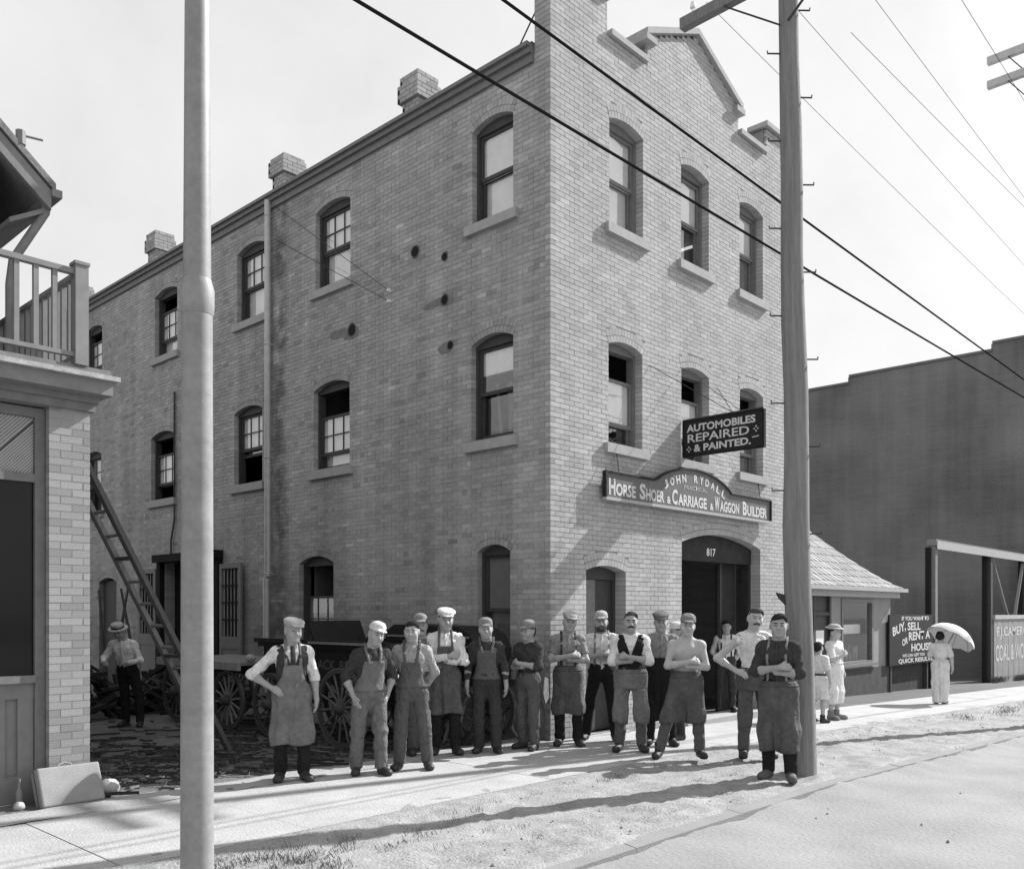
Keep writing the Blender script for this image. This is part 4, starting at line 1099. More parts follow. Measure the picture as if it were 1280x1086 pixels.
# ------------------------------------------------------------------ bicycle leaning by the corner of the side wall
bi = empty('bicycle', (-.42, .10, 0), 0, 'old bicycle leaning on the side wall near the corner', 'bicycle')
bi.rotation_euler = (0, R(8), 0)
M_bike = mat('bicycle enamel', .05, .35, .1, 10); M_chr = mat('dull nickel', .4, .4, .1, 10, metal=.6)
for y in (.0, 1.05):
    m2 = MB(); m2.torus((0, 0, 0), (1, 0, 0), .33, .018, 36, 8); w = m2.build('wheel', mat('rubber tyre', .12, .8, .1, 10), bi, True); w.location = (0, y, .35)
    m2 = MB(); m2.torus((0, 0, 0), (1, 0, 0), .305, .008, 36, 6); m2.build('rim', M_chr, w, True)
    m2 = MB()
    for k in range(18): a = 6.283*k/18; m2.tube([(0, .02*math.cos(a+1), .02*math.sin(a+1)), (0, .30*math.cos(a), .30*math.sin(a))], .0025, 4)
    m2.build('spokes', M_chr, w)
m2 = MB()
A, B_, C_, D_ = (0, .52, .30), (0, .70, .82), (0, .12, .86), (0, .09, .74)
for p, q in ((A, B_), (B_, C_), (A, D_), ((0, 1.05, .35), A), ((0, 1.05, .35), B_), (C_, (0, 0, .35))): m2.tube([p, q], .014, 8)
m2.build('frame', M_bike, bi, True)
m2 = MB(); m2.tube([(-.25, .20, .98), (-.22, .10, 1.02), (0, .10, 1.0), (.22, .10, 1.02), (.25, .20, .98)], .012, 8); m2.tube([(0, .10, 1.0), C_], .012, 8); m2.build('handlebar', M_chr, bi, True)
m2 = MB(); m2.tube([B_, (0, .72, .93)], .012, 8); m2.tube([(0, .60, .95), (0, .72, .96), (0, .84, .96)], [.025, .06, .085], 10); m2.build('saddle', M_iron, bi, True)
m2 = MB(); m2.torus(A, (1, 0, 0), .09, .008, 20, 6); m2.bar((.06, .52, .30), (.06, .52, .13), .02, .012); m2.bar((-.06, .52, .30), (-.06, .52, .47), .02, .012); m2.box(.03, .12, .48, .56, .115, .13); m2.build('crank', M_chr, bi)
# slotted frame leaning behind the old man
m2 = MB(); o0 = Vector((-1.35, .55, .0)); o1 = Vector((-.75, .62, 1.35)); dd_ = Vector((0, .10, 0))
m2.bar(o0, o1, .03, .03); m2.bar(o0+dd_*2, o1+dd_*2, .03, .03)
for f in (.05, .35, .7, .97): m2.bar(o0.lerp(o1, f), o0.lerp(o1, f)+dd_*2, .03, .02)
o = m2.build('wagon_shaft', M_wood); tag(o, 'pale slotted timber frame leaning on the side wall behind the old man', 'timber')

# ------------------------------------------------------------------ to the right: cottage shop, fence, big building
bb_ = empty('brick_warehouse', (30, 1.3, gz(30)), 0, 'tall dark brick building with stepped parapet at the right edge', 'building')
M_far = mat('far dark brick', .25, .95, .14, .5, .3, 14, fine=.12, fscale=14, blotch=.38, blscale=.2, streak=.12, courses=(R(90), 0, R(90)), pos=True)
seg = [(0, 1.35, 12.55), (1.35, 7.2, 12.25), (7.2, 16, 11.95), (16, 40, 11.6)]
base = gz(30)
m2 = MB()
for a, b_, z in seg: m2.box(0, 18, a, b_, -.3, z-base)
m2.build('wall', M_far, bb_)
m2 = MB()
for a, b_, z in seg: m2.box(-.06, .3, a-.05, b_-.051, z-base, z-base+.10)
m2.build('coping', mat('far coping', .15, .9, .1, 3), bb_)

VC = 1.5
co_ = empty('cottage_shop', (11.0, VC, gz(13)), 0, 'low cottage shop with shingled hip roof behind the wooden pole', 'building')
zc_ = gz(13)
def CL(u, z): return u-11.0, z-zc_
M_cott = mat('cottage stucco', .27, .95, .12, 1.6, .4, 40, fine=.06)
m2 = MB()
x0, x1 = -2.2, 5.42; zt = 2.42-zc_
# wall with openings: pieces round the door (.55..1.5) and window (2.15..4.1)
d0, d1_, wz0, wz1, w0, w1 = .50, 1.50, .42-zc_, 2.15-zc_, 2.1, 4.15
m2.box(x0, d0, 0, .2, -.4, zt); m2.box(d0, d1_, 0, .2, 2.3-zc_, zt); m2.box(d1_, w0, 0, .2, -.4, zt); m2.box(w0, w1, 0, .2, wz1, zt); m2.box(w0, w1, 0, .2, -.4, wz0); m2.box(w1, x1, 0, .2, -.4, zt)
m2.box(x1-.2, x1, .2, 7, -.4, zt); m2.box(x0, x0+.2, .2, 7, -.4, zt); m2.box(x0, x1, 7, 7.2, -.4, zt)
m2.build('wall', M_cott, co_)
m2 = MB(); m2.box(x0-.02, x1+.02, -.03, -.001, -.5, .30-zc_); m2.box(x1+.001, x1+.03, .0, 7, -.5, .30-zc_); m2.build('plinth', mat('foundation shade', .07, .9, .25, 4), co_)  # dark band colour stands for the shade along the wall foot
ov = .25; e0, e1, ez = x0-ov, x1+.36, zt+.04
r0_, r1_, rz = x0+3.2, 2.05, 6.15-zc_
M_shing = mat('silvery shingles', .27, .9, .15, 3, .3, 40, tone=True, fine=.08)
m2 = MB()
def roofP(t, side):   # flared profile: t 0 eave .. 1 ridge
    z = ez+(rz-ez)*(t**1.25*.9+.1*t); return t, z
def quadrow(pa, pb, pc_, pd, n, tone_=1):
    pass
NR = 16
for i in range(NR):
    t0, t1 = i/NR, (i+1)/NR
    z0_, z1_ = roofP(t0, 0)[1], roofP(t1, 0)[1]
    xa0, xb0 = e0+(r0_-e0)*t0, e1+(r1_-e1)*t0; xa1, xb1 = e0+(r0_-e0)*t1, e1+(r1_-e1)*t1
    y0_, y1_ = -ov+(3.5+ov)*t0, -ov+(3.5+ov)*t1
    n = 26
    for k in range(n):
        fa, fb = k/n+.003, (k+1)/n-.003; tn = random.uniform(.72, 1.2); lift = .025
        p = lambda f, xa, xb: xa+(xb-xa)*f
        m2.add([(p(fa, xa0, xb0), y0_, z0_+lift), (p(fb, xa0, xb0), y0_, z0_+lift), (p(fb, xa1, xb1), y1_, z1_+.006), (p(fa, xa1, xb1), y1_, z1_+.006), (p(fa, xa0, xb0), y0_, z0_), (p(fb, xa0, xb0), y0_, z0_)], [(0, 1, 2, 3), (4, 5, 1, 0)], tn)
    # right hip
    ya0, yb0 = -ov+(3.5+ov)*t0, 7.4+(3.5-7.4)*t0; ya1, yb1 = y1_, 7.4+(3.5-7.4)*t1
    n = 22
    for k in range(n):
        fa, fb = k/n+.003, (k+1)/n-.003; tn = random.uniform(.72, 1.2)
        q = lambda f, a_, c_: a_+(c_-a_)*f
        m2.add([(xb0, q(fa, ya0, yb0), z0_+.025), (xb0, q(fb, ya0, yb0), z0_+.025), (xb1, q(fb, ya1, yb1), z1_+.006), (xb1, q(fa, ya1, yb1), z1_+.006), (xb0, q(fa, ya0, yb0), z0_), (xb0, q(fb, ya0, yb0), z0_)], [(0, 1, 2, 3), (4, 5, 1, 0)], tn)
    m2.add([(xa0, ya0, z0_), (xa0, yb0, z0_), (xa1, yb1, z1_), (xa1, ya1, z1_)], [(0, 1, 2, 3)]); m2.add([(xa0, yb0, z0_), (xb0, yb0, z0_), (xb1, yb1, z1_), (xa1, yb1, z1_)], [(0, 1, 2, 3)])
o = m2.build('roof', M_shing, co_); o['kind'] = 'stuff'
m2 = MB(); m2.box(e0, e1, -ov-.09, -ov-.001, ez-.10, ez+.0); m2.box(e1+.001, e1+.08, -ov-.09, 7.4, ez-.10, ez); m2.build('gutter', M_paintlt, co_)
m2 = MB(); m2.box(e0+.05, e1-.05, -ov+.02, -.005, ez-.06, ez-.02); m2.box(e0+.05, e1-.05, -.15, -.006, zt-.22, ez-.061); m2.build('soffit', M_paintlt, co_)
m2 = MB(); m2.box(w0, w0+.10, -.03, .12, wz0, wz1); m2.box(w1-.10, w1, -.03, .12, wz0, wz1); m2.box(w0+.1, w1-.1, -.03, .12, wz1-.1, wz1); m2.box(w0+.1, w1-.1, -.03, .12, wz0, wz0+.08); m2.box(w0-.12, w1+.12, -.10, -.031, wz0-.06, wz0+.02); sw_ = m2.build('shop_window', M_paintmd, co_)
m2 = MB(); m2.box(w0+.1, w1-.1, .04, .045, wz0+.08, wz1-.1); m2.build('pane', glass_mat('shop window glass', .05, .3), sw_)
m2 = MB(); m2.box(w0+.1, w1-.1, .30, .31, wz0+.80, wz0+1.05); m2.build('display_card', M_card_sheen, sw_)
m2 = MB(); m2.box(w0-.2, w1+.2, 1.2, 1.25, 0, zt); m2.build('dark_backing', mat('dim shop inside', .04, .9, .3, 4), sw_)
m2 = MB()
for k in range(16):
    x = w0+.2+.11*k; h = random.uniform(.15, .45); m2.tube([(x, .35+.1*random.random(), wz0+.08), (x, .36, wz0+.08+h)], random.uniform(.03, .06), 8, tone=random.uniform(.3, 1))
m2.build('displayed_goods', mat('assorted goods', .3, .7, .3, 9, tone=True), sw_)
m2 = MB(); m2.box(d0, d0+.1, -.02, .15, -.3, 2.3-zc_); m2.box(d1_-.1, d1_, -.02, .15, -.3, 2.3-zc_); m2.box(d0+.1, d1_-.1, .05, .10, -.3, 2.3-zc_); m2.box(d0+.1, d1_-.1, -.01, .049, 1.72-zc_, 1.80-zc_); dr_ = m2.build('shop_door', M_paintdk, co_)
m2 = MB(); m2.box(d0+.25, d1_-.3, .04, .048, 1.0-zc_, 1.35-zc_); m2.build('door_card', M_card_sheen, dr_)

# black notice board
nb = empty('notice_board', (16.05, VC-.12, .29), 0, 'black notice board with white lettering about buying a house', 'sign')
m2 = MB(); m2.box(0, 3.5, 0, .05, 0, 1.44); m2.build('board', M_signdk, nb)
m2 = MB(); m2.box(.2, .3, .051, .12, -.9, 1.3); m2.box(3.1, 3.2, .051, .12, -1.0, 1.3); m2.build('support', M_paintdk, nb)
def nt(t, x, z, w, h, an=0.0, b_=.03): text_mesh(t, frame((x, -.004, z), Vector((math.cos(an), 0, math.sin(an))), Vector((-math.sin(an), 0, math.cos(an)))), width=w, height=h, bold=b_, m=mat('notice lettering', .55, .7, .1, 10), parent=nb)
nt('IF YOU WANT TO', .9, 1.27, 2.2, .12); nt('BUY,', .25, .78, 1.0, .30, .18); nt('SELL', 1.35, .98, 1.05, .24, .0)
nt('OR', .95, .52, .45, .20, .2); nt('RENT A', 1.45, .68, 1.75, .25, .02); nt('HOUSE', 1.65, .36, 1.65, .23); nt('WE CAN GET YOU', .95, .21, 1.8, .09); nt('QUICK RESULTS', .65, .02, 2.75, .15)

# dark board fence behind the notice and added coal heap that darkens the gateway
df = empty('board_fence', (16.5, VC+.05, gz(18)), 0, 'dark tarred board fence behind the black notice board', 'fence')
for k in range(10):
    m2 = MB(); m2.box(.31*k+.003, .31*k+.307, .0, .03, -.2, 1.72-gz(18)+random.uniform(-.03, .02)); m2.build('board', mat('tarred board', .045, .9, .3, 5), df)
# gate frame and coal fence
VG = 1.45
gf = empty('gate_frame', (19.75, VG, gz(20)), 0, 'tall open timber gateway frame with a crossbeam beside the coal fence', 'gate')
zg = gz(20)
for x in (0.0, 5.65, 10.2):
    m2 = MB(); m2.box(x-.1, x+.1, -.1, .1, -.4, 3.85-zg); m2.build('post', M_wood if x < 1 else M_paintdk, gf)
    m2 = MB(); m2.box(x-.24, x-.11, .02, .16, -.4, 3.8-zg); m2.build('post_stud', M_black, gf)
m2 = MB(); m2.box(-.15, 10.4, -.14, .14, 3.855-zg, 4.05-zg); m2.build('beam', M_wood, gf)
m2 = MB(); m2.box(-.10, 10.4, -.16, -.141, 3.75-zg, 4.0-zg); m2.build('beam_facing', M_paintlt, gf)
m2 = MB(); m2.bar((6.0, 0, 3.7-zg), (7.9, 0, 1.7-zg), .10, .06); m2.bar((10.0, 0, 3.7-zg), (8.9, 0, 1.7-zg), .10, .06); m2.build('brace', M_wood, gf)
cf = empty('coal_fence', (25.6, VG-.12, gz(27)), 0, 'grey board fence with painted coal merchant lettering at the right edge', 'fence')
m2 = MB(); zf = gz(27)
for k in range(14):
    m2 = MB(); m2.box(.35*k+.004, .35*k+.346, -.005*(k % 2), .04, -.05, 1.55-zf); m2.build('board', mat('grey fence board', .26, .8, .15, 3, .2, 40), cf)
m2 = MB(); m2.box(0, 4.9, -.04, .05, 1.551-zf, 1.70-zf); m2.build('top_rail', mat('pale fence rail', .38, .8, .15, 6), cf)
def ft(t, x, z, w, h): text_mesh(t, frame((x, -.010, z), X, Zv), width=w, height=h, bold=.02, m=mat('chalky lettering', .50, .8, .1, 10), parent=cf)
ft('F.J.CAMERON', .25, .82-zf, 4.6, .45); ft('COAL & WOOD', .12, .02-zf, 4.7, .60)

M_added_coal = mat('added coal', .02, .6, .3, 8, .8, 20)  # heap added in place of the shadow inside the gateway
m2 = MB(); n_ = 26; vs_ = []; fs_ = []
for i in range(9):
    for j in range(n_):
        a = 6.283*j/n_; t_ = i/8; rr_ = 3.2*t_*(1+.08*math.sin(3*a)); vs_.append((rr_*1.3*math.cos(a), rr_*math.sin(a), 2.2*(1-t_)**1.2+random.uniform(-.1, .1)*(1-t_)-.05*t_))
for i in range(8):
    for j in range(n_): fs_.append((i*n_+j, i*n_+(j+1) % n_, (i+1)*n_+(j+1) % n_, (i+1)*n_+j))
m2.add(vs_, fs_); o = m2.build('added_coal_heap', M_added_coal); o.location = (25.0, 6.5, gz(25)); tag(o, 'black coal heap added to darken the yard behind the open gateway', 'coal heap')
# ------------------------------------------------------------------ people: one continuous surface grown from a posed skeleton
V3 = lambda *a: np.array(a, np.float64)
def cone(a, b, ra, rb, k=.03, sq=1.0, flat=0, cut=False): return dict(t='c', a=V3(*a), b=V3(*b), ra=ra, rb=rb, k=k, sq=sq, flat=flat, cut=cut)
def ell(c, r, k=.03, rot=None, cut=False): return dict(t='e', c=V3(*c), r=V3(*r), k=k, rot=rot, cut=cut)
def infl(ps, e, kadd=0.0):
    out = []
    for p in ps:
        q = dict(p); q['k'] = p['k']+kadd
        if p['t'] == 'c': q['ra'] = p['ra']+e; q['rb'] = p['rb']+e
        else: q['r'] = p['r']+e
        out.append(q)
    return out
def dist(p, X, Y, Z):
    if p['t'] == 'c':
        a, b = p['a'], p['b']; ab = b-a; L2 = ab@ab+1e-12
        px, py, pz = X-a[0], Y-a[1], Z-a[2]
        t0 = (px*ab[0]+py*ab[1]+pz*ab[2])/L2; t = np.clip(t0, 0, 1)
        dx, dy, dz = px-t*ab[0], (py-t*ab[1])*p['sq'], pz-t*ab[2]
        d = np.sqrt(dx*dx+dy*dy+dz*dz)-(p['ra']+(p['rb']-p['ra'])*t)
        if p['sq'] != 1: d = d/max(1, p['sq'])**.5
        if p['flat']: L = math.sqrt(L2); d = np.maximum(d, (t0-1)*L)
        return d
    c, r = p['c'], p['r']
    x, y, z = X-c[0], Y-c[1], Z-c[2]
    if p['rot'] is not None:
        M = p['rot'].T
        x, y, z = M[0, 0]*x+M[0, 1]*y+M[0, 2]*z, M[1, 0]*x+M[1, 1]*y+M[1, 2]*z, M[2, 0]*x+M[2, 1]*y+M[2, 2]*z
    k0 = np.sqrt((x/r[0])**2+(y/r[1])**2+(z/r[2])**2); k1 = np.sqrt((x/r[0]**2)**2+(y/r[1]**2)**2+(z/r[2]**2)**2)+1e-9
    return k0*(k0-1)/k1
def smin(a, b, k):
    h = np.maximum(k-np.abs(a-b), 0)/k
    return np.minimum(a, b)-h*h*k*.25
def bounds(p):
    if p['t'] == 'c':
        r = max(p['ra'], p['rb']); return np.minimum(p['a'], p['b'])-r, np.maximum(p['a'], p['b'])+r
    r = p['r'].max() if p['rot'] is not None else p['r']
    return p['c']-r, p['c']+r
def field(prims, xs, ys, zs):
    F = np.full((len(xs), len(ys), len(zs)), .2, np.float32)
    for p in prims:
        lo, hi = bounds(p); m = p['k']+.03
        i0, i1 = np.searchsorted(xs, [lo[0]-m, hi[0]+m]); j0, j1 = np.searchsorted(ys, [lo[1]-m, hi[1]+m]); k0, k1 = np.searchsorted(zs, [lo[2]-m, hi[2]+m])
        if i1 <= i0 or j1 <= j0 or k1 <= k0: continue
        d = dist(p, xs[i0:i1, None, None], ys[None, j0:j1, None], zs[None, None, k0:k1]).astype(np.float32)
        S = F[i0:i1, j0:j1, k0:k1]
        if p['cut']: F[i0:i1, j0:j1, k0:k1] = -smin(-S, d, p['k'])
        else: F[i0:i1, j0:j1, k0:k1] = smin(S, d, p['k'])
    return F
def eval_pts(prims, P):
    d = np.full(len(P), .6)
    for p in prims:
        if p['cut']: continue
        d = smin(d, dist(p, P[:, 0], P[:, 1], P[:, 2]), p['k'])
    return d
def surfnets(F, xs, ys, zs):
    ins = F < 0
    nx, ny, nz = F.shape; c = np.zeros((nx-1, ny-1, nz-1), np.int8)
    for a in (0, 1):
        for b in (0, 1):
            for d in (0, 1): c += ins[a:nx-1+a, b:ny-1+b, d:nz-1+d]
    act = (c > 0) & (c < 8); I, J, K = np.nonzero(act); n = len(I)
    idx = np.full(act.shape, -1, np.int64); idx[I, J, K] = np.arange(n)
    acc = np.zeros((n, 3)); cnt = np.zeros(n)
    cr = [(0,0,0),(1,0,0),(0,1,0),(1,1,0),(0,0,1),(1,0,1),(0,1,1),(1,1,1)]
    fv = [F[I+a, J+b, K+d] for a, b, d in cr]
    for e0, e1 in ((0,1),(2,3),(4,5),(6,7),(0,2),(1,3),(4,6),(5,7),(0,4),(1,5),(2,6),(3,7)):
        m = (fv[e0] < 0) != (fv[e1] < 0)
        t = fv[e0][m]/(fv[e0][m]-fv[e1][m])
        A, B = cr[e0], cr[e1]
        for ax, arr, ii in ((0, xs, I), (1, ys, J), (2, zs, K)):
            pa = arr[ii[m]+A[ax]]; pb = arr[ii[m]+B[ax]]; acc[m, ax] += pa+(pb-pa)*t
        cnt[m] += 1
    Vv = acc/cnt[:, None]; Q = []
    def edges(s0, s1, cells):
        m = s0 != s1; i, j, k = np.nonzero(m); i, j, k = i+o_[0], j+o_[1], k+o_[2]
        q = np.stack([idx[i+a, j+b, k+d] for a, b, d in cells], 1)
        flip = s0[m]; q[~flip] = q[~flip][:, ::-1]
        Q.append(q)
    o_ = (0, 1, 1); edges(ins[:-1, 1:-1, 1:-1], ins[1:, 1:-1, 1:-1], [(0,-1,-1),(0,0,-1),(0,0,0),(0,-1,0)])
    o_ = (1, 0, 1); edges(ins[1:-1, :-1, 1:-1], ins[1:-1, 1:, 1:-1], [(-1,0,-1),(-1,0,0),(0,0,0),(0,0,-1)])
    o_ = (1, 1, 0); edges(ins[1:-1, 1:-1, :-1], ins[1:-1, 1:-1, 1:], [(-1,-1,0),(0,-1,0),(0,0,0),(-1,0,0)])
    return Vv, np.concatenate(Q)
def vnormals(Vv, Q):
    a = Vv[Q[:, 2]]-Vv[Q[:, 0]]; b = Vv[Q[:, 3]]-Vv[Q[:, 1]]; n = np.cross(a, b); N = np.zeros_like(Vv)
    for k in range(4): np.add.at(N, Q[:, k], n)
    return N/(np.linalg.norm(N, axis=1)[:, None]+1e-12)
def wrinkle(Vv, Q, amp, seed, wl=.10):
    N = vnormals(Vv, Q); r = np.random.default_rng(seed); s = np.zeros(len(Vv))
    for k in range(7):
        d = r.normal(0, 1, 3); d[2] *= 1.5; d /= np.linalg.norm(d); f = 6.28/wl*r.uniform(.45, 1.5)
        w = r.normal(0, 1, 3)*6
        s += np.sin(Vv@d*f+1.6*np.sin(Vv@w+r.uniform(0, 6))+r.uniform(0, 6))
    s = np.tanh(s/2.0); s = np.where(s > 0, s, 1.3*s)
    msk = .35+.65*(.5+.5*np.sin(Vv@(r.normal(0, 1, 3)*9)+r.uniform(0, 6)))*(.5+.5*np.sin(Vv@(r.normal(0, 1, 3)*14)+r.uniform(0, 6)))*2
    s = s*np.clip(msk, .2, 1.4)
    return Vv+N*(amp*s)[:, None]
def np_mesh(name, Vv, Q, mats, mi=None):
    me = bpy.data.meshes.new(name); me.vertices.add(len(Vv)); me.vertices.foreach_set('co', Vv.astype(np.float32).ravel())
    me.loops.add(Q.size); me.loops.foreach_set('vertex_index', Q.astype(np.int32).ravel())
    me.polygons.add(len(Q)); me.polygons.foreach_set('loop_start', np.arange(0, Q.size, 4, dtype=np.int32))
    try: me.polygons.foreach_set('loop_total', np.full(len(Q), 4, np.int32))
    except Exception: pass
    me.polygons.foreach_set('use_smooth', np.ones(len(Q), bool))
    for m in mats: me.materials.append(m)
    if mi is not None: me.polygons.foreach_set('material_index', mi.astype(np.int32))
    me.update(calc_edges=True); me.validate()
    return me
def axis_grid(lo, hi, parts):
    "parts: list of (upper bound, step)"
    out = [lo]; x = lo
    for ub, st in parts:
        while x < min(ub, hi): x += st; out.append(x)
    return np.array(out)
def prims_box(ps):
    lo = np.min([bounds(p)[0] for p in ps if not p['cut']], 0); hi = np.max([bounds(p)[1] for p in ps if not p['cut']], 0); return lo, hi
def shell(ps, h, cutfn=None, amp=0.0, seed=0, wl=.1, hz=None):
    lo, hi = prims_box(ps); lo = lo-.03; hi = hi+.03
    xs = np.arange(lo[0], hi[0], h); ys = np.arange(lo[1], hi[1], h); zs = np.arange(lo[2], hi[2], hz or h)
    F = field(ps, xs, ys, zs)
    if cutfn is not None: F = np.maximum(F, cutfn(xs[:, None, None], ys[None, :, None], zs[None, None, :]).astype(np.float32))
    F[0] = F[-1] = .1; F[:, 0] = F[:, -1] = .1; F[:, :, 0] = F[:, :, -1] = .1
    Vv, Q = surfnets(F, xs, ys, zs)
    if amp: Vv = wrinkle(Vv, Q, amp, seed, wl)
    return Vv, Q
def rotm(yaw, pitch=0.0, roll=0.0):
    cy, sy, cp, sp, cr, sr = math.cos(yaw), math.sin(yaw), math.cos(pitch), math.sin(pitch), math.cos(roll), math.sin(roll)
    return np.array([[cy, -sy, 0], [sy, cy, 0], [0, 0, 1]])@np.array([[1, 0, 0], [0, cp, -sp], [0, sp, cp]])@np.array([[cr, 0, sr], [0, 1, 0], [-sr, 0, cr]])

PIV = V3(0, .012, 1.50); HS = 1.10; HOFF = V3(0, 0, -.022)
def head_prims(Rm, off, beard=False, fseed=0):
    tr = lambda p: tuple(Rm@((V3(*p)-PIV)*HS)+PIV+off+HOFF)
    E = lambda c, r, k=.02, cut=False: ell(tr(c), tuple(np.array(r)*HS), k, Rm, cut)
    C = lambda a, b, ra, rb, k=.015, cut=False: cone(tr(a), tr(b), ra, rb, k, cut=cut)
    ps = [E((0, .012, 1.660), (.077, .094, .088), .03), E((0, -.022, 1.592), (.058, .064, .066), .05),
          E((0, -.062, 1.555), (.030, .026, .022), .03), E((.036, -.058, 1.612), (.028, .028, .030), .03), E((-.036, -.058, 1.612), (.028, .028, .030), .03),
          E((0, -.074, 1.676), (.050, .016, .011), .02),
          C((0, -.083, 1.654), (0, -.104, 1.618), .009, .013, .012), E((.012, -.092, 1.612), (.010, .011, .008), .008), E((-.012, -.092, 1.612), (.010, .011, .008), .008),
          E((.030, -.100, 1.648), (.018, .020, .012), .012, True), E((-.030, -.100, 1.648), (.018, .020, .012), .012, True),
          E((.030, -.072, 1.648), (.013, .011, .010), .004), E((-.030, -.072, 1.648), (.013, .011, .010), .004),
          E((0, -.081, 1.583), (.022, .011, .006), .006), E((0, -.079, 1.571), (.018, .011, .006), .006),
          E((.079, .012, 1.636), (.009, .020, .032), .010), E((-.079, .012, 1.636), (.009, .020, .032), .010)]
    vr = np.random.default_rng(fseed); 
    for q_ in (1, 2, 3, 4): ps[q_]['r'] = ps[q_]['r']*vr.uniform(.93, 1.09, 3)
    for q_ in (6, 7, 8): ps[q_]['k'] = .012
    ps[6]['rb'] *= vr.uniform(.85, 1.25); ps[0]['r'] = ps[0]['r']*vr.uniform(.97, 1.04, 3)
    if beard: ps += [E((0, -.065, 1.548), (.040, .035, .035), .03), E((0, -.088, 1.594), (.036, .014, .010), .01)]
    return ps
def hand_prims(Wp, d, nrm, side, curl=.6):
    d = d/np.linalg.norm(d); nrm = nrm-d*(nrm@d); nrm /= np.linalg.norm(nrm); ac = np.cross(nrm, d)*side
    ps = [cone(Wp, Wp+d*.035, .026, .026, .02, 1)]
    for i in range(4):
        K = Wp+d*(.090-.006*abs(i-1.2))+ac*((i-1.5)*.0205)
        ps.append(cone(Wp+d*.03+ac*((i-1.5)*.013), K, .0165, .0125, .014))
        L = (.040, .046, .043, .034)[i]; q = d*math.cos(curl)+nrm*math.sin(curl); e = d*math.cos(curl*2)+nrm*math.sin(curl*2)
        ps.append(cone(K, K+q*L, .0105, .0095, .006)); ps.append(cone(K+q*L, K+q*L+e*L*.8, .0095, .008, .005))
    T = Wp+d*.03+ac*.030; t1 = d*.7+ac*.6+nrm*.25; t1 /= np.linalg.norm(t1); t2 = d*.9+ac*.2+nrm*.35; t2 /= np.linalg.norm(t2)
    ps.append(cone(Wp+d*.012+ac*.010, T, .017, .014, .012)); ps.append(cone(T, T+t1*.038, .013, .011, .006)); ps.append(cone(T+t1*.038, T+t1*.038+t2*.03, .011, .009, .005))
    return ps

ARMS = {   # elbow, wrist, hand direction, palm normal for the person's image-left arm (x<0); mirrored for the other
    'down': ((-.245, .03, 1.135), (-.262, -.035, .885), (-.02, -.12, -1), (1, .2, 0), .45),
    'hip': ((-.42, .075, 1.165), (-.215, -.045, 1.02), (.55, -.75, -.25), (.6, .4, -.7), .5),
    'back': ((-.262, .10, 1.15), (-.13, .165, .95), (.9, .2, -.2), (0, 1, .3), .5),
    'pocket': ((-.285, .075, 1.14), (-.20, -.03, .92), (.25, -.35, -.9), (.8, .3, .2), .35),
    'over': ((-.238, -.085, 1.145), (.045, -.205, 1.205), (.90, .38, .06), (.2, .9, -.2), .55),
    'under': ((-.236, -.085, 1.135), (.0, -.150, 1.145), (.45, .85, .2), (.1, .9, .3), .30),
    'fist': ((-.26, -.06, 1.13), (-.10, -.26, 1.10), (.6, -.6, .1), (.5, .6, 0), 1.25),
    'reach': ((-.33, -.06, 1.17), (-.26, -.29, 1.10), (.5, -.8, .0), (.5, .6, -.4), .8),
    'parasol': ((-.25, -.10, 1.15), (-.12, -.20, 1.33), (.2, -.3, 1), (1, .4, 0), 1.2),
    'chest': ((-.25, -.09, 1.14), (-.05, -.22, 1.22), (.8, -.1, .5), (.3, .9, 0), .7),
}
M_skin = mat('skin', .33, .6, .10, 14, .2, 60, spec=.3, fine=.08, fscale=40)
M_skinf = mat('fair skin', .42, .6, .10, 10, .2, 60, spec=.3, fine=.06, fscale=40)
M_eye = mat('eye shadow', .10, .4, .05, 9)
HAIRM = {'dark': mat('dark hair', .028, .9, .2, 30, .3, 120, spec=.05), 'brown': mat('brown hair', .07, .9, .2, 30, .3, 120, spec=.05), 'grey': mat('grey hair', .35, .7, .15, 30, .5, 120)}
def cloth(n, g): return mat('cloth '+n, g, .92, .12, 5, .4, 160, spec=.12, fine=.05, fscale=28, wr=.9)
CL_ = {'white': cloth('white', .74), 'pale': cloth('pale', .50), 'grey': cloth('grey', .26), 'mid': cloth('mid', .165), 'denim': cloth('denim', .12), 'dark': cloth('dark', .055), 'black': cloth('black', .022),
       'leather': mat('cloth leather', .095, .8, .32, 4, .5, 60, spec=.25, fine=.2, fscale=18, wr=.6), 'leatherlt': mat('cloth pale leather', .16, .8, .28, 4, .5, 60, spec=.25, fine=.18, fscale=18, wr=.6), 'stripe': cloth('stripe', .36), 'boot': mat('boot leather', .035, .55, .25, 10, .2, 60), 'dustyboot': mat('dusty boot leather', .09, .8, .3, 9, .2, 60), 'straw': cloth('straw', .52)}

def capm(c): return mat('cap '+c, {'white': .60, 'pale': .40, 'grey': .22, 'mid': .14, 'dark': .06}.get(c, .2), .9, .12, 12, .3, 120, spec=.1, fine=.08, fscale=40)

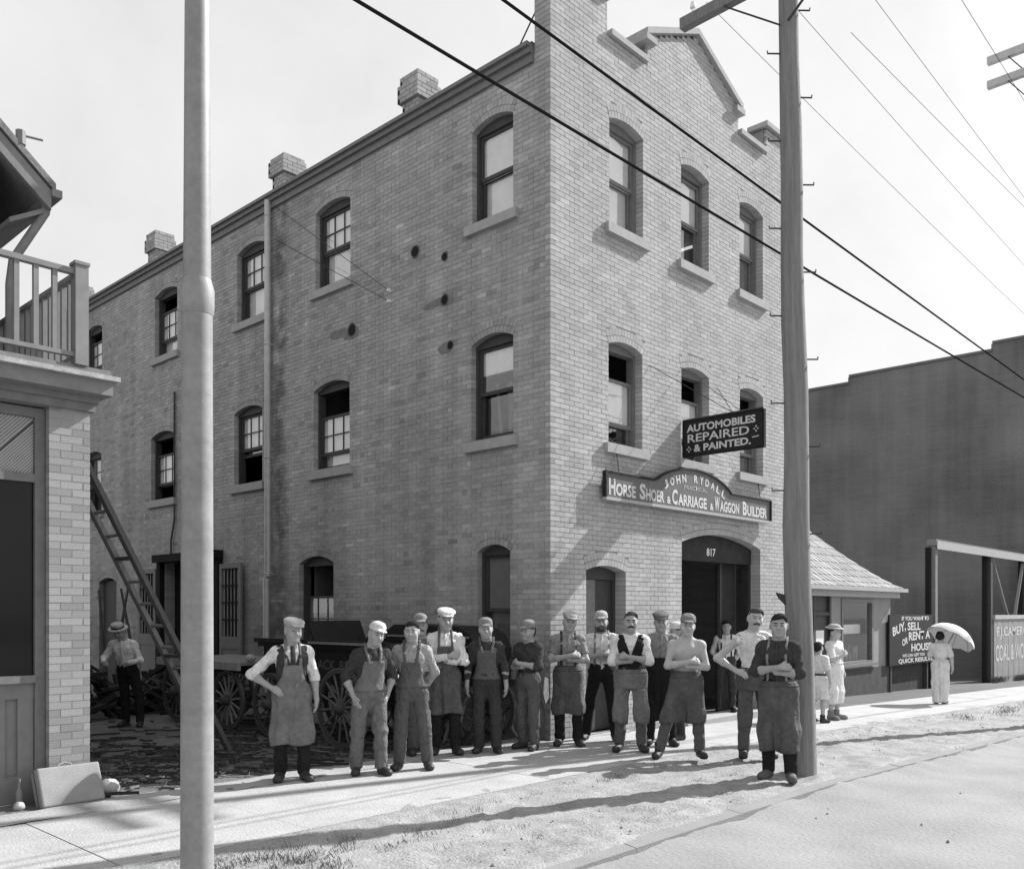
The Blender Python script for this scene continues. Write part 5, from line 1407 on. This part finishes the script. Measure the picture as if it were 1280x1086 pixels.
def sheet(prims, zs_, half, m, name, parent, off=.012, folds=0.0, nf=7, center=(0, 0), nth=44, hang=True, seed=0, back=None, thick=.008, T=None, hem=0.0):
    "cloth hung over the body: traced round the front (angle 0 = front) at each height, falling straight below"
    r = np.random.default_rng(seed); ph = r.uniform(0, 6, 4)
    s = np.linspace(-1, 1, nth); rows = []; rp = None
    for zi, z in enumerate(zs_):
        h = half(z); th = s*h; dx, dy = np.sin(th), -np.cos(th)
        rad = np.full(nth, .62)
        for it in range(14):
            P = np.stack([center[0]+dx*rad, center[1]+dy*rad, np.full(nth, z)], 1); d = eval_pts(prims, P)-off; rad = np.maximum(rad-d*.9, .03)
        ker = np.array([1, 2, 3, 2, 1])/9.; rs = np.convolve(np.pad(rad, 2, 'edge'), ker, 'valid'); rad = np.maximum(rad, rs)
        for w_ in (1, 2, 3, 5, 7, 9, 12, 15):
            if h > 3.0:                               # closed skirt: same, wrapped round
                n1 = nth-1; c_ = rad[:n1]; dt = 2*math.pi/n1*w_
                ra_, rb_ = np.roll(c_, w_), np.roll(c_, -w_); c_ = np.maximum(c_, ra_*rb_*math.sin(2*dt)/((ra_+rb_)*math.sin(dt)+1e-9)) if 2*dt < 2.6 else c_
                rad = np.append(c_, c_[0]); continue
            if 2*w_ >= nth: break
            ra_, rb_ = rad[:-2*w_], rad[2*w_:]; ta, tb, tm = th[:-2*w_], th[2*w_:], th[w_:-w_]
            ch = ra_*rb_*np.sin(tb-ta)/(ra_*np.sin(tm-ta)+rb_*np.sin(tb-tm)+1e-9)
            rad[w_:-w_] = np.where((tb-ta) < 2.6, np.maximum(rad[w_:-w_], ch), rad[w_:-w_])
        if hang and rp is not None:
            old = np.interp(th, pth, rp); rad = np.maximum(rad, old-.004)
        rp, pth = rad.copy(), th
        f = folds*min(1, max(0, (zs_[0]-z)/.45))
        rr = rad+f*(.55*np.sin(nf*th+ph[0]+.8*np.sin(2*z*3+ph[1]))+.45*np.sin(nf*1.7*th+ph[2]))+f*.25
        zz = z+hem*np.sin(3*th+ph[3])*((zi == len(zs_)-1)*1.0)
        rows.append(np.stack([center[0]+dx*rr, center[1]+dy*rr, np.full(nth, z)+0*rr+(zz-z)], 1))
    G = np.array(rows); nr = len(G)
    C = V3(center[0], center[1], 0); dirn = G-C; dirn[..., 2] = 0; dirn /= np.linalg.norm(dirn, axis=-1, keepdims=True)+1e-9
    Gi = G-dirn*thick
    Vv = np.concatenate([G.reshape(-1, 3), Gi.reshape(-1, 3)]); nn = nr*nth
    i = (np.arange(nr-1)[:, None]*nth+np.arange(nth-1)[None]).ravel()
    out = np.stack([i, i+nth, i+nth+1, i+1], 1); inn = np.stack([i+1, i+nth+1, i+nth, i], 1)+nn
    e = []
    for a in range(nr-1):
        e += [[a*nth, a*nth+nn, (a+1)*nth+nn, (a+1)*nth], [a*nth+nth-1, (a+1)*nth+nth-1, (a+1)*nth+nth-1+nn, a*nth+nth-1+nn]]
    for b in range(nth-1):
        e += [[b, b+1, b+1+nn, b+nn], [(nr-1)*nth+b, (nr-1)*nth+b+nn, (nr-1)*nth+b+1+nn, (nr-1)*nth+b+1]]
    Q = np.concatenate([out, inn, np.array(e)])
    if T is not None: Vv = T(Vv)
    return link(name, np_mesh(name, Vv, Q, [m]), None, parent)

def strap(prims, path, w, m, name, parent, off=.016, T=None):
    "ribbon laid on the body: path of (x, z, side) with side -1 front, +1 back, 0 over the shoulder"
    pts = []
    for x, z, sd in path:
        if sd == 0:
            y = .01; zz = 1.7
            for it in range(14): zz -= (eval_pts(prims, np.array([[x, y, zz]]))[0]-off)*.9
            pts.append((x, y, zz, V3(0, 0, 1)))
        else:
            y = .5*sd
            for it in range(16): y -= sd*(eval_pts(prims, np.array([[x, y, z]]))[0]-off)*.9
            pts.append((x, y, z, V3(0, sd, 0)))
    Vv = []; Q = []
    for i, (x, y, z, n) in enumerate(pts):
        for dx in (-w/2, w/2):
            Vv.append(V3(x+dx, y, z)); Vv.append(V3(x+dx, y, z)-n*.006)
        if i:
            a = 4*(i-1); b = 4*i
            Q += [[a, b, b+2, a+2], [a+3, b+3, b+1, a+1], [a+1, b+1, b, a], [a+2, b+2, b+3, a+3]]
    Vv = np.array(Vv); Q = np.array(Q)
    if T is not None: Vv = T(Vv)
    return link(name, np_mesh(name, Vv, Q, [m]), None, parent)

def person(u, v, H, label, turn=0.0, arms=('down', 'down'), feet=((-.11, 0), (.11, 0)), head=(0, 0, 0), fat=1.0, skin=None,
           hair='dark', hat=None, hatc='grey', shirt='white', sleeve='roll', trousers='dark', top='shirt', apron=None, apronc='leather', apron_z=(1.0, .42), bib=None, bibc='denim',
           straps=None, vest=None, boots='boot', moustache=None, beard=False, seed=1, zoff=0.0, group='workmen lined up on the sidewalk', dress=None, lean=(0, 0), baggy=1.0, tie=False, cut_apron=False, build=None, shoulder=1.0, hairup=0.0):
    z0 = gz(u)+zoff; s = H/1.75
    fa = math.atan2(CAM.y-v, CAM.x-u)+R(90)+R(turn)      # local -Y looks at the camera, plus turn
    root = empty('person', (u, v, z0), fa, label, 'person', group)
    lx, ly = lean
    def T(P):
        Q_ = P.copy(); h = np.clip(P[:, 2]-.5, 0, None)
        Q_[:, 0] += lx*h; Q_[:, 1] += ly*h
        return Q_*s
    wx = math.sqrt(fat)*.95
    sk = skin or M_skin; Rm = rotm(R(head[0]), R(head[1]), R(head[2])); off = V3(0, 0, 0)
    # --- skeleton
    torso = [ell((0, .012, .955), (.158*wx, .112*fat, .105), .05), cone((0, .005, 1.0), (0, .005, 1.16), .137*wx, .138*wx, .06, 1.34/fat*wx),
             ell((0, .008, 1.285), (.160*wx, .112*fat, .165), .06), cone((-.138*shoulder, .015, 1.395), (.138*shoulder, .015, 1.395), .054, .054, .06), cone((.03, .03, 1.475), (.125*shoulder, .02, 1.425), .040, .036, .04), cone((-.03, .03, 1.475), (-.125*shoulder, .02, 1.425), .040, .036, .04),
             ell((.07, -.065, 1.32), (.075, .05, .062), .05), ell((-.07, -.065, 1.32), (.075, .05, .062), .05),
             cone((0, .028, 1.40), (0, .018, 1.50), .080, .058, .05)]
    if fat > 1.15: torso.append(ell((0, -.05*fat, 1.09), (.13*wx, .085*fat, .12), .08))
    neck = [cone((0, .022, 1.46), tuple(Rm@(V3(0, .008, 1.57)-PIV)+PIV), .056, .052, .03)]
    hd = head_prims(Rm, off, beard, seed)
    up, fore, hands = {}, {}, {}
    for i, sd in enumerate((-1, 1)):
        A = ARMS[arms[i]]; mx = lambda p: V3(-sd*p[0], p[1], p[2])
        sh = V3(sd*.168*shoulder, .015, 1.395); el, wr = mx(A[0]), mx(A[1])
        up[sd] = [cone(sh, el, .052*wx, .043*wx, .05), ell(sh, (.057, .057, .057), .04)]
        mid = el+(wr-el)*.3
        fore[sd] = [cone(el, mid, .042*wx, .043*wx, .03), cone(mid, wr, .043*wx, .027, .03)]
        hands[sd] = hand_prims(wr, mx(A[2]), mx(A[3]), sd*1.0, A[4])
    legs, boot_, trs = {}, {}, []
    for i, sd in enumerate((-1, 1)):
        fx, fy = feet[i]; hip = V3(sd*.092*wx, .01, .93); an = V3(fx, fy+.02, .10)
        knee = hip+(an-hip)*.50+V3(sd*.012, -.028, 0)
        legs[sd] = [cone(hip, knee, .088*wx, .058, .05), cone(knee, knee+(an-knee)*.3, .057, .056, .03), cone(knee+(an-knee)*.3, an, .056, .036, .03)]
        yw = sd*R(16); fd = V3(math.sin(yw), -math.cos(yw), 0)
        ft_ = [cone(an+V3(0, .0, .10), an, .055, .048, .03), ell(an+V3(0, .025, -.055), (.040, .048, .050), .03), cone(an+fd*.03+V3(0, 0, -.050), an+fd*.145+V3(0, 0, -.062), .048, .040, .03), ell(an+fd*.155+V3(0, 0, -.064), (.046, .05, .038), .02)]
        boot_[sd] = ft_
        b_ = baggy*.96
        trs += [cone(hip, knee, .102*wx*b_, .080*b_, .05), cone(knee, an+V3(0, 0, -.030), .080*b_, .069*b_, .03, flat=1)]
        legs[sd] += [cone(an, an+fd*.10+V3(0, 0, -.06), .034, .028, .02)]
    body = torso+neck+hd+up[-1]+up[1]+fore[-1]+fore[1]+hands[-1]+hands[1]+legs[-1]+legs[1]
    # --- body mesh
    lo, hi = prims_box(body); lo -= .03; hi += .03
    xs = axis_grid(lo[0], hi[0], [(-.10, .0085), (.10, .0062), (9, .0085)]); ys = axis_grid(lo[1], hi[1], [(-.14, .009), (.09, .0066), (9, .010)])
    zs = axis_grid(lo[2], hi[2], [(.84, .024), (1.49, .0088), (9, .0056)])
    F = field(body, xs, ys, zs); F[0] = F[-1] = .1; F[:, 0] = F[:, -1] = .1; F[:, :, 0] = F[:, :, -1] = .1
    Vv, Q = surfnets(F, xs, ys, zs)
    c = Vv[Q].mean(1); cl = (c-PIV-HOFF)@Rm/HS+PIV                  # face centres in head space
    mi = np.zeros(len(Q), int); hdm = cl[:, 2] > 1.52
    ey = hdm & (np.abs(np.abs(cl[:, 0])-.030) < .0125) & (np.abs(cl[:, 2]-1.648) < .0055) & (cl[:, 1] < -.058); mi[ey] = 2
    br = hdm & (np.abs(np.abs(cl[:, 0])-.030) < .018) & (np.abs(cl[:, 2]-1.671) < .0035) & (cl[:, 1] < -.055); mi[br] = 1
    mo = hdm & (np.abs(cl[:, 0]) < .021) & (np.abs(cl[:, 2]-1.577) < .0045) & (cl[:, 1] < -.07); mi[mo] = 3
    if moustache or beard:
        ms = hdm & (np.abs(cl[:, 0]) < .037) & (np.abs(cl[:, 2]-1.594+.25*np.abs(cl[:, 0])) < .0095) & (cl[:, 1] < -.06); mi[ms] = 1
    if beard:
        bd = hdm & (cl[:, 2] < 1.585) & (cl[:, 1] < -.005) & ~((np.abs(cl[:, 0]) < .02) & (np.abs(cl[:, 2]-1.577) < .006)); mi[bd] = 1
    hm = HAIRM[hair]
    bo = link('body', np_mesh('body', T(Vv), Q, [sk, HAIRM[moustache or hair], M_eye, mat('lip', .22, .6, .05, 9)], mi), None, root)
    def add(name, ps, m, h=.0125, cutfn=None, amp=.004, wl=.09, hz=None):
        Vs, Qs = shell(ps, h, cutfn, amp, seed*31+len(name), wl, hz)
        return link(name, np_mesh(name, T(Vs), Qs, [m]), None, root)
    def addh(name, ps, m, h=.009, cutfn=None, amp=.0, wl=.05, parent=root):
        "piece worn on the head: built upright, then turned with the head"
        Vs, Qs = shell(ps, h, cutfn, amp, seed*17+len(name), wl)
        Vs = (Vs-PIV)*HS@Rm.T+PIV+HOFF
        return link(name, np_mesh(name, T(Vs), Qs, [m]), None, parent)
    # --- hair
    if hair:
        hp = [ell((0, .015, 1.662), (.0800, .0965, .0900), .03), ell((.014, -.004, 1.712), (.066, .078, .048), .03), ell((0, .05, 1.61), (.066, .055, .06), .03)]
        if dress: hp += [ell((0, .085, 1.665), (.05, .045, .05), .03), ell((.05, .04, 1.64), (.045, .05, .05), .03), ell((-.05, .04, 1.64), (.045, .05, .05), .03)]
        line = 1.705+hairup
        addh('hair', hp, hm, .0095, lambda X_, Y_, Z_: (np.interp(Y_, [-.1, -.078, -.03, .0, .036, .05, .1], np.array([1.737, 1.712, 1.674, 1.668, 1.664, 1.60, 1.552])+hairup*np.array([1, 1, .6, .2, 0, 0, 0]))+.022*np.exp(-((np.abs(X_+.01)-.050)/.017)**2)*(Y_ < -.02)-Z_+.10*X_*(Y_ < -.02))*.7, amp=.005, wl=.02)
    # --- headgear
    if hat == 'flat':
        addh('cap', [ell((0, .005, 1.712), (.088, .106, .052), .03), ell((0, -.005, 1.742), (.104, .132, .034), .03, rotm(0, R(10))), cone((-.045, -.098, 1.704), (.045, -.098, 1.704), .016, .016, .02), ell((0, -.122, 1.700), (.068, .048, .010), .012, rotm(0, R(14)))], capm(hatc), .0095, lambda X_, Y_, Z_: 1.688-Z_+.12*Y_+0*X_, .0025, .05)
    elif hat == 'cap':
        addh('cap', [ell((0, .008, 1.700), (.086, .104, .082), .02), ell((0, .008, 1.745), (.080, .095, .045), .03), ell((0, -.120, 1.700), (.062, .048, .009), .010, rotm(0, R(12)))], capm(hatc), .0095, lambda X_, Y_, Z_: 1.690-Z_+.08*Y_+0*X_, .003, .05)
    elif hat == 'boater':
        o = addh('straw_hat', [cone((0, .005, 1.69), (0, .005, 1.775), .092, .090, .01, flat=1), cone((0, .005, 1.692), (0, .005, 1.704), .150, .150, .004, flat=1)], CL_['straw'], .008, lambda X_, Y_, Z_: np.maximum(1.690-Z_, np.where(Z_ > 1.705, np.sqrt(X_**2+(Y_-.005)**2)-.093, -1.)))
        addh('hat_band', [cone((0, .005, 1.69), (0, .005, 1.735), .097, .096, .004, flat=1)], CL_['black'], .008, lambda X_, Y_, Z_: 1.708-Z_+0*X_+0*Y_, parent=root)
    elif hat == 'brim':
        addh('hat', [ell((0, .01, 1.735), (.105, .115, .055), .03), ell((0, 0, 1.715), (.150, .165, .018), .02, rotm(0, R(6)))], capm(hatc), .009, lambda X_, Y_, Z_: 1.695-Z_+0*X_+0*Y_, .003, .06)
    # --- clothes
    upper = [dict(p) for p in torso]
    if dress is None and shirt:
        ps = infl(upper, .013)
        for sd in (-1, 1):
            if sleeve == 'none': ps += [cone(up[sd][0]['a'], up[sd][0]['a']+(up[sd][0]['b']-up[sd][0]['a'])*.12, .066, .062, .04, flat=1)]
            else:
                a, b = up[sd][0]['a'], up[sd][0]['b']; ps += infl([up[sd][1]], .010)
                if sleeve == 'short': ps += [cone(a, a+(b-a)*.72, .062*wx, .062*wx, .05, flat=1)]
                elif sleeve == 'roll':
                    el, wr = b, fore[sd][1]['b']; q = el+(wr-el)*.22; ps += [cone(a, b, .063*wx, .058*wx, .05), cone(b, q, .057*wx, .058*wx, .03, flat=1), cone(el+(wr-el)*.10, q, .061*wx, .061*wx, .01, flat=1)]
                else:
                    wr = fore[sd][1]['b']; q = b+(wr-b)*.93; ps += [cone(a, b, .063*wx, .056*wx, .05), cone(b, q, .056*wx, .043*wx, .03, flat=1)]
        add('shirt', ps, CL_[shirt], .0125, lambda X_, Y_, Z_: np.maximum(.97-Z_, Z_-1.492-.25*(Y_-.02))+0*X_,   .0062, .08)
        if top == 'shirt' and sleeve != 'none':
            add('collar', [cone((0, .022, 1.47), (0, .018, 1.515), .072, .066, .01)], CL_[shirt], .0095, lambda X_, Y_, Z_: np.maximum(np.maximum(1.46-Z_, Z_-1.520-.35*(Y_-.02)), .030-np.abs(X_)-np.where(Y_ < -.01, 0, 1)), .001)
    if dress is None and shirt and not vest and sleeve != 'none' and not bib:
        strap(infl(torso, .013), [(0, 1.465, -1), (0, 1.40, -1), (0, 1.32, -1), (0, 1.22, -1), (0, 1.10, -1), (0, 1.03, -1)], .03, CL_[shirt], 'button_placket', root, off=.009, T=T)
    if vest:
        add('vest', infl(torso, .024), CL_[vest], .0125, lambda X_, Y_, Z_: np.maximum(np.maximum(np.maximum(.955-Z_, Z_-1.478), np.abs(X_)-.178*wx), np.where(Y_ < 0, (Z_-1.20)*.34-np.abs(X_), -1.)), .004, .10)
    if tie:
        strap(infl(torso, .013), [(0, 1.475, -1), (0, 1.42, -1), (0, 1.34, -1), (0, 1.24, -1)], .05, CL_['dark'], 'necktie', root, off=.012, T=T)
    tp = infl(torso[:2], .020)+trs
    if dress is None:
        add('trousers', tp, CL_[trousers], .0135, lambda X_, Y_, Z_: Z_-1.065+0*X_+0*Y_, .0070, .13, .015)
    for sd in (-1, 1):
        add('boot', infl(boot_[sd], .006), CL_[boots], .0105, lambda X_, Y_, Z_: np.maximum(.002-Z_, Z_-.185)+0*X_+0*Y_, .0012, .05)
    allp = infl(torso, .016)+trs
    webp = [dict(p, k=.07) if i >= len(torso) else p for i, p in enumerate(allp)]
    if vest: webp = infl(webp, .012)
    if bib:     # overall bib and back straps
        zt, zb = bib
        sheet(infl(allp, .004), np.linspace(zt, .975, 12), lambda z: R(40)+R(18)*(zt-z)/(zt-1.16) if z > 1.16 else R(58)+R(90)*((1.16-z)/.185), CL_[bibc], 'bib', root, .004, .002, 9, seed=seed, T=T, hang=False)
        for sd in (-1, 1):
            strap(infl(torso, .016), [(sd*.062, zt-.03, -1), (sd*.075, zt+.05, -1), (sd*.088, 1.44, -1), (sd*.09, 1.5, 0), (sd*.07, 1.42, 1), (sd*.04, 1.25, 1), (sd*.02, 1.08, 1)], .034, CL_[bibc], 'shoulder_strap', root, T=T)
    if straps:
        for sd in (-1, 1):
            strap(infl(torso, .014), [(sd*.095, 1.04, -1), (sd*.095, 1.18, -1), (sd*.095, 1.32, -1), (sd*.092, 1.43, -1), (sd*.09, 1.5, 0), (sd*.07, 1.42, 1), (sd*.03, 1.2, 1), (sd*.03, 1.04, 1)], .027, CL_[straps], 'suspender', root, off=.007, T=T)
    if apron:
        zt, zb = apron_z
        if apron == 'bib':
            hf = lambda z: R(34)+R(12)*(zt-z)/max(.01, zt-1.14) if z > 1.14 else R(46)+R(62)*min(1, (1.14-z)/.16)
            for sd in (-1, 1): strap(infl(torso, .018), [(sd*.075, zt-.03, -1), (sd*.08, zt+.04, -1), (sd*.075, 1.46, -1), (sd*.07, 1.5, 0)], .03, CL_[apronc], 'apron_strap', root, off=.02, T=T)
        else: hf = lambda z: R(100) if z > .85 else R(100)+R(8)*(.85-z)
        fc = ((feet[0][0]+feet[1][0])*.25, (feet[0][1]+feet[1][1])*.25)
        if cut_apron:
            for sd in (-1, 1):
                sheet(webp, np.linspace(.80, zb, 14), (lambda z: R(52)), CL_[apronc], 'apron_leg', root, .016, .010, 5, seed=seed+sd, T=T, hem=.02, center=(sd*.10+feet[0 if sd < 0 else 1][0]*.3, .0))
            sheet(webp, np.linspace(zt, .79, 10), hf, CL_[apronc], 'apron', root, .014, .008, 7, seed=seed, T=T)
        else:
            sheet(webp, np.linspace(zt, zb, 30), hf, CL_[apronc], 'apron', root, .012, .016, 6, seed=seed, T=T, hem=.012, center=fc if abs(fc[0]) > .03 else (0, 0))
        if apron != 'bib':
            sheet(webp, np.linspace(1.015, .995, 3), lambda z: R(179), CL_[apronc], 'apron_string', root, .017, 0, seed=seed, T=T, nth=70)
    if dress:
        dz, dc = dress
        ps = infl(upper, .014)
        for sd in (-1, 1):
            a, b = up[sd][0]['a'], up[sd][0]['b']; ps += infl([up[sd][1]], .012)+[cone(a, a+(b-a)*.95, .074, .068, .05, flat=1)]
        add('bodice', ps, CL_[dc], .0125, lambda X_, Y_, Z_: np.maximum(1.0-Z_, Z_-1.478)+0*X_+0*Y_, .005, .09)
        sheet(webp, np.linspace(1.07, dz, 28), lambda z: R(180), CL_[dc], 'skirt', root, .022, .009, 9, seed=seed, T=T, nth=84)
        sheet(webp, np.linspace(1.08, 1.04, 3), lambda z: R(180), CL_['dark' if dz > .3 else dc], 'belt', root, .030, 0, seed=seed, T=T, nth=84)
    return root
# ------------------------------------------------------------------ the men, left to right
OV, UN = 'over', 'under'
person(-4.20, .02, 1.71, 'older man in pale flat cap, dark vest and long apron, hand on hip', turn=6, arms=('hip', 'down'), feet=((-.12, .02), (.13, -.03)), head=(14, 2, 4), hair='grey', hat='flat', hatc='pale', shirt='white', sleeve='roll', vest='dark', tie=True, trousers='black', apron='bib', apronc='leatherlt', apron_z=(1.27, .40), seed=3, fat=.98)
person(-3.40, -.27, 1.66, 'man in pale cap and bib overalls over dark rolled-sleeve shirt, hands behind back', turn=14, arms=('pocket', 'pocket'), feet=((-.13, .05), (.14, -.08)), head=(10, 6, 12), hair='dark', hat='cap', hatc='white', shirt='dark', sleeve='roll', trousers='mid', bib=(1.33, 1.0), bibc='mid', seed=5, fat=1.15, baggy=1.12, lean=(.04, -.02))
person(-2.86, -.38, 1.69, 'bareheaded dark-haired young man in striped shirt and bib overalls', turn=-6, arms=('back', 'back'), feet=((-.15, -.02), (.18, .03)), head=(-4, 4, 0), hair='dark', shirt='stripe', sleeve='long', trousers='denim', bib=(1.27, 1.0), bibc='denim', seed=7, baggy=1.08)
person(-2.08, .36, 1.74, 'man in dull cap half hidden behind the bareheaded overalls man', turn=12, arms=('fist', 'fist'), feet=((-.1, 0), (.1, 0)), head=(-8, 0, -4), hair='brown', hat='cap', hatc='grey', shirt='mid', sleeve='long', trousers='denim', bib=(1.28, 1.0), bibc='denim', seed=9, moustache='brown')
person(-1.85, .17, 1.82, 'tall man in white cap and white shirt, dark knee-length apron, arms crossed', turn=4, arms=(OV, UN), feet=((-.11, 0), (.13, -.02)), head=(6, 4, 3), hair='dark', hat='flat', hatc='white', shirt='white', sleeve='long', trousers='black', apron='bib', apronc='leather', apron_z=(1.32, .50), seed=11)
person(-1.39, -.12, 1.69, 'old moustached man in dark cap, jacket and overalls, arms hanging', turn=0, arms=('down', 'down'), feet=((-.10, 0), (.13, -.04)), head=(2, 2, -4), hair='grey', moustache='grey', hat='cap', hatc='grey', shirt='dark', sleeve='long', trousers='dark', bib=(1.36, 1.0), bibc='denim', seed=13, baggy=1.05)
person(-.83, -.33, 1.66, 'slim youth in dark shirt turned sideways with crossed bare forearms', turn=-34, arms=(UN, OV), feet=((-.10, .02), (.11, -.02)), head=(-6, 4, 4), hair='dark', hat='cap', hatc='grey', shirt='dark', sleeve='roll', trousers='denim', seed=15, baggy=1.06)
person(-.19, -.48, 1.78, 'smiling man in tilted cap and pale undershirt with suspenders and leather apron by the corner', turn=4, arms=(OV, UN), feet=((-.11, .02), (.13, -.03)), head=(4, 2, 8), hair='dark', hat='flat', hatc='pale', shirt='grey', sleeve='short', straps='dark', trousers='black', apron='waist', apronc='leather', apron_z=(1.06, .42), seed=17)
person(.58, -.46, 1.79, 'bearded man in pale cap and white shirt standing behind the vested man', turn=0, arms=(OV, UN), feet=((-.22, .05), (.18, -.05)), head=(0, 0, -3), hair='brown', beard=True, hat='cap', hatc='pale', shirt='white', sleeve='roll', trousers='black', straps='grey', seed=19)
person(-.01, -1.39, 1.79, 'balding moustached man in dark vest with split leather apron, arms crossed', turn=0, arms=(UN, OV), feet=((-.14, -.02), (.14, -.02)), head=(3, 2, 0), hair='brown', hairup=.035, moustache='dark', shirt='white', sleeve='roll', vest='black', trousers='denim', apron='waist', apronc='leatherlt', apron_z=(1.04, .36), cut_apron=True, seed=21)
person(.80, -1.31, 1.80, 'man in dark flat cap and grey shirt with black waistband apron, hands behind back', turn=4, arms=('back', 'back'), feet=((-.15, 0), (.14, 0)), head=(-2, 4, 0), hair='brown', hat='flat', hatc='mid', shirt='grey', sleeve='long', trousers='black', apron='waist', apronc='black', apron_z=(1.17, .34), seed=23, fat=1.12)
person(1.58, -1.05, 1.66, 'man in white cap peeping from behind the bare-chested man', turn=-60, arms=('down', 'down'), head=(-10, 0, 0), hair='dark', hat='cap', hatc='white', shirt='mid', sleeve='long', trousers='dark', seed=25)
person(.05, -2.20, 1.74, 'bare-chested man in cap and leather apron, muscular arms crossed, feet wide apart', turn=2, arms=(OV, UN), feet=((-.34, -.06), (.16, .0)), head=(2, 0, 4), hair='brown', hat='cap', hatc='grey', shirt=None, trousers='denim', apron='waist', apronc='leather', apron_z=(1.08, .44), seed=27, skin=M_skinf, fat=1.08, shoulder=1.06)
person(.73, -2.75, 1.86, 'man in sleeveless pale undershirt, hand on hip, beside the wooden pole', turn=16, arms=('hip', 'back'), feet=((-.12, .0), (.15, -.02)), head=(-2, 2, 6), hair='brown', moustache='brown', shirt='white', sleeve='none', trousers='denim', apron='waist', apronc='leather', apron_z=(1.04, .36), seed=29, skin=M_skinf, cut_apron=True)
person(-.40, -3.66, 1.80, 'stout dark-haired man in dark shirt and long leather apron, arms crossed, against the wooden pole', turn=-10, arms=(OV, UN), feet=((-.11, .02), (.13, -.06)), head=(10, 2, 0), hair='dark', shirt='dark', sleeve='roll', straps='grey', trousers='black', apron='waist', apronc='leather', apron_z=(1.05, .30), seed=31, fat=1.08, boots='dustyboot', zoff=-.03)
person(5.32, .30, 1.66, 'man in white shirt and dark suspenders standing in the wide doorway', turn=0, arms=('back', 'back'), feet=((-.10, .03), (.12, -.1)), head=(0, 4, 0), hair='dark', shirt='white', sleeve='long', straps='black', trousers='dark', seed=33, zoff=.12, group='figures at doorways and beyond')
# beyond the pole
person(5.76, -1.28, 1.42, 'girl in white belted dress seen from behind beside the wooden pole', turn=150, arms=('down', 'down'), hair='dark', shirt=None, dress=(.52, 'white'), seed=35, skin=M_skinf, group='figures at doorways and beyond', boots='dark')
person(6.61, -1.20, 1.72, 'woman in long pale dress and small hat beside the girl', turn=62, arms=('chest', 'down'), hair='dark', hat='brim', hatc='pale', shirt=None, dress=(.30, 'white'), seed=37, skin=M_skinf, group='figures at doorways and beyond', boots='grey')
pw = person(12.66, -1.08, 1.68, 'woman in ankle-length white dress walking away under a parasol', turn=172, arms=('down', 'parasol'), hair='dark', shirt=None, dress=(.035, 'white'), seed=39, skin=M_skinf, group='figures at doorways and beyond', feet=((-.06, -.05), (.07, .08)))
person(-3.34, 5.87, 1.62, 'man in straw hat and white shirt stooping in the dark alley', turn=-20, arms=('reach', 'fist'), hair='dark', hat='boater', shirt='white', sleeve='long', trousers='black', seed=41, lean=(-.05, -.30), head=(-8, 22, 0), group='figures at doorways and beyond', feet=((-.12, .05), (.16, -.08)))

# parasol resting on the walking woman's shoulder
pz = gz(12.53)
pa = empty('parasol', (12.72, -1.16, pz+1.28), 0, 'white parasol tilted over the shoulder of the walking woman', 'parasol')
ax = Vector((.42, -.30, .80)).normalized()       # shaft direction
a1 = ax.cross(Vector((0, 0, 1))).normalized(); a2 = ax.cross(a1)
m2 = MB(); m2.tube([Vector((0, 0, 0)), ax*.62], .010, 8); m2.build('shaft', M_paintdk, pa, True)
NS = 8; rows = 7; vs_ = []; fs_ = []
top = ax*.60; Rr = .56
for i in range(rows+1):
    t = i/rows; r_ = Rr*math.sin(t*1.25)/math.sin(1.25); dz = .34*(1-math.cos(t*1.25))/(1-math.cos(1.25))
    for j in range(NS*4):
        a = 6.283*j/(NS*4); sc2 = 1-.07*t*(math.sin(a*NS/2)**2)
        vs_.append(top-ax*dz*(1-.12*t*(1-math.cos(a*NS))*.5)+(a1*math.cos(a)+a2*math.sin(a))*(r_*sc2))
n4 = NS*4
for i in range(rows):
    for j in range(n4): fs_.append((i*n4+j, i*n4+(j+1) % n4, (i+1)*n4+(j+1) % n4, (i+1)*n4+j))
m2 = MB(); m2.add(vs_, fs_); m2.build('canopy', mat('parasol silk', .62, .8, .06, 8), pa, True)
m2 = MB()
for j in range(NS):
    a = 6.283*j/NS; q = [top-ax*(.34*(1-math.cos(t*1.25))/(1-math.cos(1.25))+.012)+(a1*math.cos(a)+a2*math.sin(a))*(Rr*math.sin(t*1.25)/math.sin(1.25)) for t in (0.05, .4, .7, .98)]
    m2.tube(q, .004, 5)
m2.build('ribs', M_iron, pa)
m2 = MB(); m2.tube([top-ax*.01, top+ax*.07], [.012, .006], 8); m2.build('ferrule', M_paintdk, pa)
# small black bag carried by the walking woman's other side is not seen; rag hanging from the youth's belt
rg = MB(); rg.add([(0, 0, 0), (.05, .01, -.02), (.06, 0, -.28), (.02, .02, -.36), (-.02, 0, -.22), (.03, .03, -.15)], [(0, 1, 5), (1, 2, 5), (2, 3, 5), (3, 4, 5), (4, 0, 5)])
o = rg.build('rag', CL_['white']); o.location = (-.66, -.47, .95); o.rotation_euler = (0, 0, R(-40))
so_ = o.modifiers.new('s', 'SOLIDIFY'); so_.thickness = .012
tag(o, 'white rag hanging at the hip of the slim youth', 'rag')
